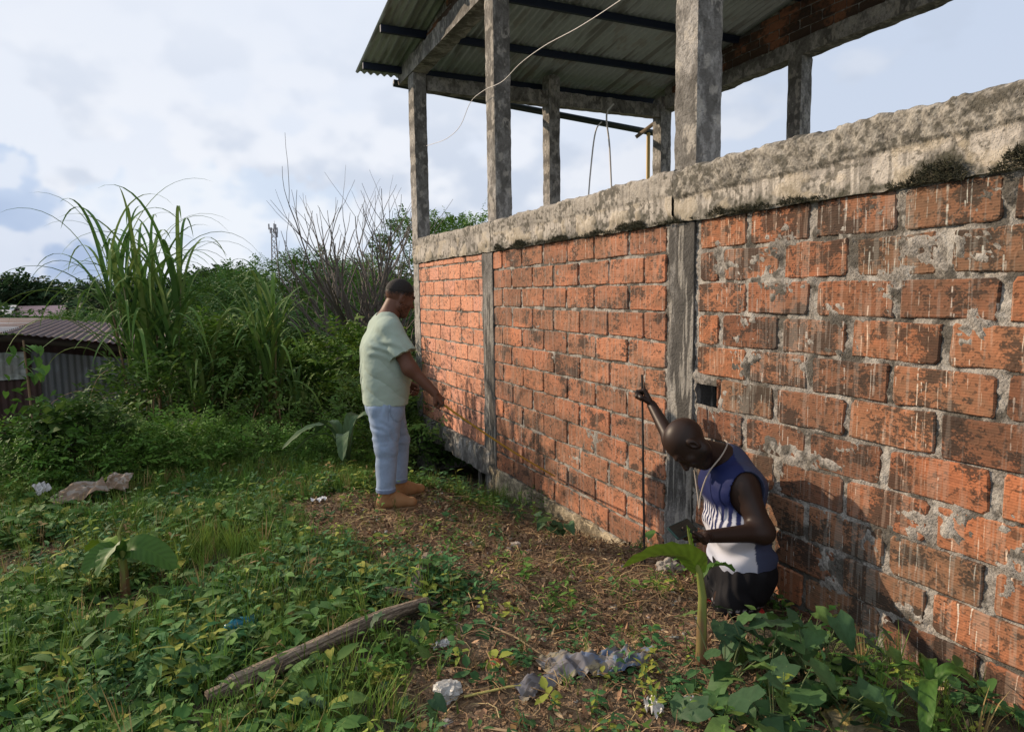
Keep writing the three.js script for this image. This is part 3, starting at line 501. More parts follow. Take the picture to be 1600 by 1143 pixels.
// --- person holding the measuring tape: facing the wall
{
  const base = [1.36, G(1.36, -5.4), -5.4], gN = G(1.33, -5.25) - 0.012, gF = G(1.5, -5.52) - 0.012;
  const man = thing('person', 'person in a pale green t-shirt, light jeans and tan boots, standing holding a tape measure', 'person', base);
  const skin = [0.115, 0.052, 0.033], hairC = [0.012, 0.009, 0.008];
  const sk = (x, y, z) => { const k = 1 + 0.10 * fbm3(x * 30, y * 30, z * 30, 2); return [skin[0] * k, skin[1] * k, skin[2] * k]; };
  const torso = [[1.315, .84, -5.32, .160, 1.335, .84, -5.48, .160], [1.328, 1.0, -5.33, .174, 1.338, 1.0, -5.47, .174], [1.325, 1.27, -5.30, .166, 1.34, 1.27, -5.50, .166], [1.328, 1.13, -5.32, .170, 1.34, 1.13, -5.48, .170], [1.330, 1.43, -5.24, .090, 1.350, 1.43, -5.56, .090], [1.345, 1.50, -5.34, .060, 1.355, 1.50, -5.46, .060]];
  const neck = [[1.345, 1.46, -5.4, .088, 1.425, 1.63, -5.4, .072]];
  const armN = [[1.335, 1.425, -5.2, .072, 1.447, 1.134, -5.08, .055], [1.447, 1.134, -5.08, .055, 1.622, .935, -5.0, .034]];
  const armF = [[1.36, 1.42, -5.6, .066, 1.45, 1.12, -5.70, .047], [1.45, 1.12, -5.70, .047, 1.575, .955, -5.60, .030]];
  const legs = [[1.295, .80, -5.29, .118, 1.285, .49, -5.25, .074], [1.285, .49, -5.25, .074, 1.268, gN + .13, -5.25, .05], [1.365, .80, -5.51, .118, 1.455, .48, -5.52, .074], [1.455, .48, -5.52, .074, 1.445, gF + .13, -5.52, .05]];
  const thin = (L, k) => L.map((b) => [b[0], b[1], b[2], b[3] * k, b[4], b[5], b[6], b[7] * k]);
  const all = [...thin(torso, 0.9), ...neck, ...armN, ...armF, ...thin(legs, 0.8)];
  const headC = [1.472, 1.672, -5.4], hf = [0.93, -0.36, -0.10], hu = [0.36, 0.93, 0];
  const beard = (x, y, z) => { const q = n3(x * 420, y * 420, z * 420) * 0.5 + 0.5, line = y - 0.048 - 0.22 * x, fade = x < 0.062 && line > -0.055 && q < (line + 0.055) / 0.06, jaw = y < -0.035 && y > -0.13 && x > -0.015 + 0.01 * q && Math.abs(z) < 0.075 && q < 0.42 && !(x > 0.085 && y > -0.072), brow = x > 0.06 && y > 0.029 && y < 0.037 && Math.abs(z) > 0.012; const eye = Math.hypot(x - 0.084, y - 0.008, Math.abs(z) - 0.033) < 0.011; return fade || jaw || brow ? hairC : eye ? [0.2, 0.18, 0.17] : sk(x, y, z); };
  const skinG = cat(nets(bonesF(all, 0.045), ...boundsOf(all, 0.03), 0.012, sk), headGeo(headC, hf, hu, 1.17, beard, headF, 0.0032),
    handGeo([1.622, .935, -5.0], [0.62, -0.78, 0.05], [0.5, 0.55, 0.6], 1, [[1.25, 1.45, 0.9]], [[0.05, -0.030, 0.040], [0.078, -0.040, 0.026], [0.088, -0.046, 0.006]], 1.06, sk),
    handGeo([1.575, .955, -5.60], [0.75, -0.6, 0.25], [0.3, 0.6, -0.7], -1, [[0.9, 1.2, 0.8]], [[0.05, -0.022, 0.045], [0.08, -0.032, 0.034], [0.098, -0.036, 0.02]], 1.04, sk));
  const skinM = part('body', shift(skinG, base), skinMat(), man);
  // short dark hair, faded at the sides
  const hairF = (x, y, z) => Math.max(headF(x, y, z) - 0.0026 - 0.0012 * n3(x * 260, y * 260, z * 260), -(y - 0.048 - 0.22 * x - 0.003 * n2(x * 90, z * 90)));
  part('hair', shift(headGeo(headC, hf, hu, 1.17, null, (x, y, z) => Math.min(hairF(x, y, z), 1), 0.0045), base), std(hairC, { roughness: 0.85 }), skinM);
  // t-shirt
  const up = armN[0], uf = armF[0], lerpB = (b, t, r0, r1) => [b[0], b[1], b[2], r0, mix(b[0], b[4], t), mix(b[1], b[5], t), mix(b[2], b[6], t), r1];
  const torsoB = [...torso, [1.345, 1.46, -5.31, .072, 1.36, 1.46, -5.49, .072]], slN = [lerpB(up, 0.74, .088, .100)], slF = [lerpB(uf, 0.74, .088, .100)], shirtB = [...torsoB, ...slN, ...slF], tF = bonesF(torsoB, 0.05, 0.013), nF = bonesF(slN, 0.05, 0.010), fF = bonesF(slF, 0.05, 0.010);
  const sleeveEnd = (b, t) => { const n = V(b[4] - b[0], b[5] - b[1], b[6] - b[2]).normalize(), p = V(mix(b[0], b[4], t), mix(b[1], b[5], t), mix(b[2], b[6], t)); return (x, y, z) => (x - p.x) * n.x + (y - p.y) * n.y + (z - p.z) * n.z; };
  const e1 = sleeveEnd(up, 0.66), e2 = sleeveEnd(uf, 0.66);
  const shirtF = (x, y, z) => {
    let d = smin(smin(tF(x, y, z), Math.max(nF(x, y, z), e1(x, y, z)), 0.022), Math.max(fF(x, y, z), e2(x, y, z)), 0.022);
    const ridge = (t) => 1 - 2 * Math.pow(Math.abs(Math.sin(t)), 0.6), fold = 0.0055 * ridge((y * 1.0 + 0.35 * x + 0.14 * n2(x * 5, z * 5)) * 21 + 2.5 * n3(x * 4, y * 4, z * 4)) * sm(1.34, 1.05, y) * sm(0.80, 0.92, y) + 0.008 * fbm3(x * 9, y * 14, z * 9, 3) + 0.005 * Math.sin((x * 0.8 + y) * 60 + 4 * n3(x * 7, y * 7, z * 7)) * sm(0.15, 0.02, Math.abs(y - 1.3)) * sm(-5.28, -5.2, z);
    d += fold; d = Math.max(d, 0.838 + 0.012 * n2(x * 7, z * 7) - y);
    return Math.max(d, -(Math.hypot((x - 1.375) * 0.95, (y - 1.545) * 1.1, z + 5.4) - 0.092));
  };
  const shirtG = nets(shirtF, ...boundsOf(shirtB, 0.045), 0.0072);
  const shirt = part('t_shirt', shift(shirtG, base), fabric([0.30, 0.370, 0.315], { sheen: 0.1 }), man);
  // jeans, bunched above the knees, with turned cuffs
  const jeansB = [[1.31, .83, -5.32, .150, 1.33, .83, -5.48, .150], ...legs.map((b, i) => [b[0], b[1], b[2], b[3] + (i % 2 ? 0.010 : 0.018), b[4], b[5], b[6], b[7] + (i % 2 ? 0.016 : 0.010)])], jF = bonesF(jeansB, 0.035, 0.006);
  const jeansF = (x, y, z) => { let d = jF(x, y, z); const k = sm(0.34, 0.46, y) * sm(0.72, 0.52, y); d += 0.010 * k * fbm3(x * 8, y * 26, z * 8, 2) + 0.006 * fbm3(x * 10, y * 16, z * 10, 2) + 0.003 * Math.sin((y + x) * 48 + 7 * n3(x * 9, y * 9, z * 9)) * sm(0.45, 0.6, y); const cuff = z > -5.385 ? gN + 0.150 : gF + 0.150; if (y < cuff + 0.035) d -= 0.006; return Math.max(d, cuff - y, y - 0.93); };
  const jeansG = nets(jeansF, ...boundsOf(jeansB, 0.03), 0.0085, (x, y, z) => { const k = 1 + 0.22 * fbm3(x * 8, y * 8, z * 8, 3) + 0.08 * n3(x * 90, y * 90, z * 90), cuff = y < (z > -5.385 ? gN : gF) + 0.180 ? 0.62 : 1; const pocket = Math.abs(Math.hypot(x - 1.40, y - 0.80) - 0.10) < 0.006 && z > -5.25 && y > 0.7 ? 0.7 : Math.abs(x - 1.285) < 0.004 && z > -5.2 && y > 0.72 ? 0.75 : 1; return [0.215 * k * cuff * pocket, 0.285 * k * cuff * pocket, 0.40 * k * mix(1, cuff, 0.85) * pocket]; });
  part('jeans', shift(jeansG, base), fabric(0xffffff, { vertexColors: true, sheen: 0.1 }), man);
  const bootTan = std([0.27, 0.140, 0.058], { roughness: 0.8 }), soleM = std([0.16, 0.095, 0.045], { roughness: 0.8 });
  for (const [ax, az, g, turn] of [[1.265, -5.25, gN, 0.02], [1.44, -5.52, gF, -0.02]]) {
    const bB = [[ax - .015, g + .075, az, .048, ax - .002, g + .185, az, .050], [ax - .025, g + .06, az, .047, ax + .10, g + .062, az + turn, .046], [ax + .10, g + .062, az + turn, .046, ax + .205, g + .052, az + turn * 2, .041], [ax + .02, g + .13, az, .05, ax + .13, g + .075, az + turn, .042]], bf = bonesF(bB, 0.03);
    const bootF = (x, y, z) => Math.max(bf(x, y, z) + 0.003 * fbm3(x * 24, y * 24, z * 24, 2) + 0.0025 * Math.sin((x - y) * 150) * sm(0.03, 0.0, Math.abs(x - ax - 0.04)) * sm(g + 0.09, g + 0.12, y), g + 0.022 - y, y - g - 0.205);
    const boot = part('boot', shift(nets(bootF, ...boundsOf(bB, 0.02), 0.0055), base), bootTan, man);
    const sf = bonesF(bB.slice(1, 3).map((b) => [b[0], g + .012, b[2], b[3] - .0, b[4], g + .012, b[6], b[7] + .002]), 0.03, 0.004);
    part('sole', shift(nets((x, y, z) => Math.max(sf(x, y, z), g - y, y - g - 0.024), ...boundsOf(bB, 0.02), 0.006), base), soleM, boot);
    const lace = []; for (let i = 0; i < 4; i++) { const t = i / 3, lx = ax + .045 + .062 * t, ly = g + .186 - .072 * t; lace.push(limb([[lx - .01, ly - .012, az - .035, .003], [lx, ly + 0.002, az, .003], [lx - .01, ly - .012, az + .035, .003]], 5)); }
    part('laces', shift(mergeGeometries(lace), base), std([0.12, 0.06, 0.03]), boot);
  }
  // steel tape stretched from the fist down to the wall
  const tape = thing('measuring_tape', 'yellow steel measuring tape stretched from a fist down to the brick wall', 'tape measure', [1.665, 0.858, -5.0]);
  const A = V(0.0, 0.0, 0.0), Bp = V(2.975 - 1.665, -0.035 - 0.858, -5.585 + 5.0), pos = [], idx = [], N = 30;
  for (let i = 0; i <= N; i++) { const t = i / N, p = A.clone().lerp(Bp, t); p.y -= 0.02 * Math.sin(t * 3.1416); const w = 0.0095; for (const [o, q] of [[-w, 0], [0, -0.003], [w, 0]]) pos.push(p.x + 0.3 * o * 0.2, p.y + o * 0.9 + q, p.z + o * 0.45); }
  for (let i = 0; i < N; i++) for (let k = 0; k < 2; k++) { const a = i * 3 + k; idx.push(a, a + 1, a + 3, a + 1, a + 4, a + 3); }
  part('blade', geoFrom(pos, idx), std([0.50, 0.33, 0.05], { roughness: 0.45 }), tape);
  part('case', nets((x, y, z) => { const q = [Math.abs(x) - 0.018, Math.abs(y) - 0.022, Math.abs(z) - 0.012].map((v) => v); return Math.hypot(Math.max(q[0], 0), Math.max(q[1], 0), Math.max(q[2], 0)) - 0.008; }, [-0.04, -0.045, -0.035], [0.04, 0.045, 0.035], 0.004), std([0.06, 0.05, 0.04], { roughness: 0.5 }), tape);
}
// --- person bending with a phone in one hand and a rod in the raised hand
{
  const gr = G(2.714, -2.82), SC = 1.185, gy = 1.7 + (gr - 1.7) / SC, base = [2.29, gy, -2.38];           // modelled at 1 : 1.185, then set to size where the person crouches
  const man = thing('person', 'bald person in blue and white sleeveless shirt bending over a phone by the wall', 'person', [2.714, gr, -2.82]); man.scale.setScalar(SC);
  const skin = [0.027, 0.0155, 0.0118], sk = (x, y, z) => { const k = 1 + 0.12 * fbm3(x * 30, y * 30, z * 30, 2); return [skin[0] * k, skin[1] * k, skin[2] * k]; };
  const a = [0.39, 0, -0.92], side = (c, w, r) => [c[0] - a[0] * w, c[1], c[2] - a[2] * w, r, c[0] + a[0] * w, c[1], c[2] + a[2] * w, r];
  const shN = [2.206, .815, -2.325], shF = [2.318, .815, -2.605];
  const torso = [side([2.265, .772, -2.455], .080, .121), side([2.262, .60, -2.420], .068, .124), side([2.285, .44, -2.405], .068, .124), [...shN, .062, ...shF, .062], [2.262, .87, -2.485, .085, 2.262, .80, -2.46, .1]];
  const neck = [[2.235, .905, -2.482, .066, 2.125, .945, -2.492, .058]];
  const armN = [[...shN, .062, 2.218, .628, -2.205, .048], [2.218, .628, -2.205, .046, 1.93, .647, -2.236, .028]];
  const armF = [[...shF, .060, 2.268, .893, -2.917, .045], [2.268, .893, -2.917, .044, 2.298, 1.06, -3.143, .028]];
  const L1 = [2.255, .35, -2.315], L2 = [2.32, .35, -2.46];
  const legs = [[...L1, .092, 2.165, gy + .105, -2.345, .066], [2.165, gy + .10, -2.345, .064, 2.25, gy + .05, -2.30, .042], [...L2, .092, 2.23, gy + .105, -2.50, .066], [2.23, gy + .10, -2.50, .064, 2.315, gy + .05, -2.455, .042],
    [2.262, gy + .036, -2.285, .038, 2.165, gy + .030, -2.335, .032], [2.325, gy + .036, -2.44, .038, 2.205, gy + .030, -2.50, .032]];
  const all = [...torso.map((b) => [b[0], b[1], b[2], b[3] * .9, b[4], b[5], b[6], b[7] * .9]), ...neck, ...armN, ...armF, ...legs];
  const headC = [2.052, .985, -2.508], hf = [-0.36, -0.92, -0.10], hu = [-0.74, 0.36, -0.52];
  const face = (x, y, z) => { const k = sk(x, y, z), st = n3(x * 330, y * 330, z * 330) > 0.15 && y < -0.045 + 0.012 * n2(z * 60, 3) && x > -0.01 && y > -0.125; return st ? [0.014, 0.011, 0.010] : k; };
  const skinG = cat(nets(bonesF(all, 0.04), ...boundsOf(all, 0.03), 0.011, sk), headGeo(headC, hf, hu, 1.0, face),
    handGeo([1.93, .647, -2.236], [-0.93, 0.05, -0.12], [0.15, -1, 0.10], 1, [[0.25, 0.75, 0.6], [0.25, 0.85, 0.7], [0.3, 0.9, 0.7], [0.35, 0.9, 0.7]], [[0.04, 0.005, 0.046], [0.068, -0.018, 0.056], [0.092, -0.034, 0.050]], 1.05, sk),
    handGeo([2.298, 1.06, -3.143], [-0.15, 0.84, -0.52], [0.75, 0.35, 0.55], -1, [[1.3, 1.45, 0.9]], [[0.05, -0.030, 0.040], [0.078, -0.040, 0.028], [0.092, -0.046, 0.008]], 1.05, sk));
  part('body', shift(skinG, base), skinMat({ roughness: 0.45 }), man);
  const F = V(-0.92, 0, -0.39), sB = torso, sF = bonesF(sB, 0.045, 0.012), armCut = (p) => (x, y, z) => Math.hypot(x - p[0], (y - p[1] + 0.01) * 0.8, z - p[2]) - 0.082, c1 = armCut([shN[0] - 0.012, shN[1] - 0.02, shN[2] + 0.052]), c2 = armCut([shF[0] + 0.012, shF[1] - 0.02, shF[2] - 0.052]);
  const topF = (x, y, z) => { let d = sF(x, y, z) + 0.008 * fbm3(x * 9, y * 16, z * 9, 2) + 0.004 * Math.sin(y * 75 + 5 * n3(x * 6, y * 6, z * 6)) * sm(0.75, 0.55, y); d = Math.max(d, 0.412 - 0.10 * ((x - 2.3) * F.x + (z + 2.4) * F.z) - y + 0.008 * n2(x * 9, z * 9)); d = Math.max(d, -c1(x, y, z), -c2(x, y, z)); return Math.max(d, -(Math.hypot(x - 2.185, y - 0.945, z + 2.485) - 0.078)); };
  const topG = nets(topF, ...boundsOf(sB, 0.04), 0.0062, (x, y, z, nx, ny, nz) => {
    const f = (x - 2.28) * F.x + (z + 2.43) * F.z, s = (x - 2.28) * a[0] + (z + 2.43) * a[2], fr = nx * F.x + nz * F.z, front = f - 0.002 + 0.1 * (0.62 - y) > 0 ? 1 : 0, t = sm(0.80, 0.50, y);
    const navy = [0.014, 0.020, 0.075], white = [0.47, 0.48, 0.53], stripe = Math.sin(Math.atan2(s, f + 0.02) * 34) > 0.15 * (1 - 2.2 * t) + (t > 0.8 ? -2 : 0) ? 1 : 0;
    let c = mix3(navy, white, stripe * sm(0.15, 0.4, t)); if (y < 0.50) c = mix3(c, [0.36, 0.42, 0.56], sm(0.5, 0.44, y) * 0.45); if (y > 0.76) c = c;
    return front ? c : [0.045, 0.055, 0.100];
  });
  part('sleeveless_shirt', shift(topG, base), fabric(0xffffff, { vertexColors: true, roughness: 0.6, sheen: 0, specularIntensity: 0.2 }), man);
  const shB = [side([2.285, .40, -2.40], .068, .124), [2.255, .36, -2.325, .108, 2.185, gy + .10, -2.338, .094], [2.315, .36, -2.46, .108, 2.25, gy + .10, -2.493, .094]], shFn = bonesF(shB, 0.035, 0.012);
  const shortsF = (x, y, z) => Math.max(shFn(x, y, z) + 0.016 * fbm3(x * 10, y * 7, z * 10, 3) + 0.004 * Math.sin((x + z) * 70 + y * 30 + 4 * n3(x * 8, y * 8, z * 8)), gy + 0.045 + 0.02 * n2(x * 6, z * 6) - y, y - 0.44);
  const shortsG = nets(shortsF, ...boundsOf(shB, 0.03), 0.008, (x, y, z) => { return y > gy + 0.092 && y < gy + 0.10 ? [0.3, 0.3, 0.32] : [0.008, 0.008, 0.010]; });
  part('shorts', shift(shortsG, base), fabric(0xffffff, { vertexColors: true, roughness: 0.75, sheen: 0, specularIntensity: 0.3 }), man, 'black shorts with thin white piping at the hem');
  part('shoe', shift(nets((x, y, z) => Math.max(bonesF([legs[4]], 0.02, 0.010)(x, y, z), gy - y), [2.08, gy - 0.02, -2.42], [2.34, gy + 0.12, -2.20], 0.006), base), std([0.40, 0.022, 0.02]), man, 'red shoe');
  part('shoe', shift(nets((x, y, z) => Math.max(bonesF([legs[5]], 0.02, 0.010)(x, y, z), gy - y), [2.12, gy - 0.02, -2.58], [2.41, gy + 0.12, -2.36], 0.006), base), std([0.40, 0.022, 0.02]), man, 'red shoe');
  const lan = new THREE.CatmullRomCurve3([V(2.255, .985, -2.50), V(2.20, .985, -2.42), V(2.135, .945, -2.385), V(2.075, .87, -2.40), V(2.045, .77, -2.415), V(2.04, .70, -2.42), V(2.05, .74, -2.44), V(2.075, .86, -2.50)]);
  const l = single('lanyard', shift(new THREE.TubeGeometry(lan, 60, 0.0036, 6), base), std([0.30, 0.26, 0.22]), 'grey cord lanyard hanging from the neck of the bending person', 'lanyard');
  l.position.copy(man.position); l.scale.setScalar(SC);
  const ph = thing('phone', 'dark phone lying in the open hand of the bending person', 'phone', [2.125, 0.520, -2.640]);
  ph.rotation.set(0.62, 0.25, -0.12); ph.scale.setScalar(1.12);
  const slab = (hx, hy, hz, r, h) => nets((x, y, z) => { const q0 = Math.max(Math.abs(x) - hx + r, 0), q2 = Math.max(Math.abs(z) - hz + r, 0), q1 = Math.max(Math.abs(y) - hy + 0.002, 0); return Math.max(Math.hypot(q0, q2) - r, Math.abs(y) - hy); }, [-hx - 0.01, -hy - 0.006, -hz - 0.01], [hx + 0.01, hy + 0.006, hz + 0.01], h);
  part('phone_body', slab(0.074, 0.0055, 0.037, 0.009, 0.0028), std([0.012, 0.040, 0.040], { roughness: 0.35 }), ph);
  part('screen', block(-0.069, 0.069, 0.0052, 0.0066, -0.033, 0.033, 0.001), new THREE.MeshPhysicalMaterial({ color: lin(0.006, 0.012, 0.012), roughness: 0.12 }), ph);
  const ry = G(2.658, -3.697);
  single('measuring_rod', limb([[2.705, 1.137, -3.809, .0075], [2.68, .456, -3.751, .0075], [2.658, ry - .03, -3.697, .0075]], 8), std([0.018, 0.014, 0.012], { roughness: 0.6 }), 'thin dark rod held upright in the raised fist, its foot in the soil', 'rod');
}
// ---------------------------------------------------------------- plants: leaf and blade shapes
// leaf along +z from the origin, face up, folded on its midrib and drooping
function leafGeo(len, wid, o = {}) {
  const n = o.n || 5, fold = o.fold ?? 0.25, droop = o.droop ?? 0.25, heart = o.heart || 0, pos = [], idx = [], uv = [], m = o.m || 1, wav = o.wav || 0;
  for (let i = 0; i <= n; i++) {
    const t = i / n, w = wid * 0.5 * (heart ? Math.pow(Math.sin(Math.PI * Math.pow(clamp(t * 0.93 + 0.07), 0.55)), 0.8) : Math.pow(Math.sin(Math.PI * Math.pow(t, o.pow || 0.8)), o.sharp || 0.9)) * (i === n ? 0 : 1) + 0.0004, y = -droop * len * t * t, z = len * (t - heart * 0.12);
    for (let k = -m; k <= m; k++) { const a = k / m; pos.push(a * w, y + Math.abs(a) * w * fold + wav * Math.sin(t * 17 + k * 2) * Math.abs(a) * w, z - (heart && i === 0 ? Math.abs(a) * len * 0.16 * heart : 0)); uv.push(0.5 + a * 0.5, t); }
  }
  const c = 2 * m + 1; for (let i = 0; i < n; i++) for (let k = 0; k < 2 * m; k++) { const a = i * c + k; idx.push(a, a + 1, a + c, a + 1, a + c + 1, a + c); }
  return geoFrom(pos, idx, uv);
}
const MX = new THREE.Matrix4(), QX = new THREE.Quaternion(), EX = new THREE.Euler();
const placed = (g, p, yaw, pitch, roll, s = 1) => { EX.set(pitch, yaw, roll, 'YXZ'); return g.clone().applyMatrix4(new THREE.Matrix4().compose(V(...p), new THREE.Quaternion().setFromEuler(EX), V(s, s, s))); };
function bladeStrip(p0, dir, len, wid, bend, n = 6) {          // grass or cane blade bending under its weight
  const pos = [], idx = [], uv = []; let p = V(...p0), d = V(...dir).normalize(); const side = V(-d.z, 0, d.x); if (side.length() < 0.05) side.set(1, 0, 0); side.normalize();
  for (let i = 0; i <= n; i++) {
    const t = i / n, w = wid * 0.5 * Math.min(1, 0.45 + t * 3) * Math.pow(1 - t, 0.6) + 0.0003, up = d.clone().cross(side);
    pos.push(p.x - side.x * w - up.x * w * .3, p.y - side.y * w - up.y * w * .3, p.z - side.z * w - up.z * w * .3, p.x, p.y, p.z, p.x + side.x * w - up.x * w * .3, p.y + side.y * w - up.y * w * .3, p.z + side.z * w - up.z * w * .3); uv.push(0, t, .5, t, 1, t);
    p = p.clone().addScaledVector(d, len / n); d = d.clone().add(V(0, -bend * (0.4 + 1.6 * t) / n, 0)).normalize();
  }
  for (let i = 0; i < n; i++) for (let k = 0; k < 2; k++) { const a = i * 3 + k; idx.push(a, a + 1, a + 3, a + 1, a + 4, a + 3); }
  return geoFrom(pos, idx, uv);
}
function tuft(n, h, w, lean) { const a = []; for (let i = 0; i < n; i++) { const y = rr(0, 6.28), l = rr(0.1, lean); a.push(bladeStrip([rr(-.02, .02), -.01, rr(-.02, .02)], [Math.cos(y) * l, 1, Math.sin(y) * l], h * rr(.55, 1.15), w * rr(.7, 1.2), rr(.4, 1.6), 4)); } return mergeGeometries(a); }
function weed(n, h, leaf, lw, o = {}) {
  const a = []; for (let i = 0; i < n; i++) { const t = (i + .5) / n, y = i * 2.4 + rr(-.4, .4), r = rr(.005, .02); a.push(placed(leafGeo(leaf * rr(.7, 1.25), leaf * lw * rr(.8, 1.2), { n: 3, fold: rr(.05, .4), droop: rr(.05, .5), ...o }), [Math.sin(y) * r + .02 * t, h * t, Math.cos(y) * r], y, rr(-.65, .15), rr(-.4, .4))); }
  a.push(limb([[0, -.02, 0, .002], [.02, h, .005, .0012]], 3, false)); return mergeGeometries(a.map((g) => { g.deleteAttribute('uv'); return g; }));
}
function scatter(name, geos, mat, label, category, N, place, parent) {          // uncountable ground cover
  const g = parent || (() => { const q = new THREE.Group(); q.name = numbered(name); scene.add(q); tag(q, label, category, null, 'stuff'); return q; })();
  const list = geos.map(() => []);
  for (let i = 0; i < N; i++) { const r = place(i); if (r) list[Math.floor(rnd() * geos.length)].push(r); }
  geos.forEach((geo, k) => {
    if (!list[k].length) return; const m = new THREE.InstancedMesh(geo, mat, list[k].length); m.name = name; m.castShadow = m.receiveShadow = true; m.userData.kind = 'stuff';
    list[k].forEach((r, i) => { EX.set(r.pitch || 0, r.yaw ?? rnd() * 6.283, r.roll || 0, 'YXZ'); MX.compose(r.p, QX.setFromEuler(EX), V(r.s, r.s * (r.sy || 1), r.s)); m.setMatrixAt(i, MX); m.setColorAt(i, r.c); });
    m.instanceMatrix.needsUpdate = true; g.add(m);
  });
  return g;
}
const C = (r, g, b, k = 0.25) => { const v = 1 + rr(-k, k), w = 1 + rr(-k, k) * 0.4; return lin(r * v * w, g * v, b * v); };
const fwd = [Math.sin(0.42761), -Math.cos(0.42761)];
const inView = (x, z, m = 0.92) => { const d = x * fwd[0] + z * fwd[1], s = -x * fwd[1] + z * fwd[0]; return d > 1.1 && Math.abs(s) < d * m + 0.5; };
const nearLog = (x, z) => { let t = clamp(((x + .06) * 1.04 + (z + 2.80) * -.45) / (1.04 * 1.04 + .45 * .45)), dx = x + .06 - 1.04 * t, dz = z + 2.80 + .45 * t; return Math.hypot(dx, dz - .05) < .105; };
function spot(dmax, power = 0.62, veg = true) {          // denser towards the eye of the place, all of it on the ground
  for (let k = 0; k < 30; k++) { const d = 1.5 + (dmax - 1.5) * Math.pow(rnd(), power), s = (rnd() * 2 - 1) * (d * 0.86 + 0.3), x = d * fwd[0] - s * fwd[1], z = d * fwd[1] + s * fwd[0]; if (x > 2.98 || Math.hypot(x - 2.70, z + 2.80) < 0.2) continue; if (veg && (Math.hypot(x - 2.5, z + 2.6) < .32 && rnd() < .8 || x > 2.0 && z > -2.9 && rnd() < .86 || Math.hypot(x + .43, z + 4.05) < .30 && rnd() < .8 || Math.hypot(x + .93, z + 6.3) < .36 && rnd() < .85 || nearLog(x, z) && rnd() < .85 || z > -6.4 && z < -3.3 && x > 2.15 + .25 * n2(z * 3, 5) && rnd() < .9)) continue; return [x, z]; }
  return null;
}
const white = (o) => leafMat([1, 1, 1], o);
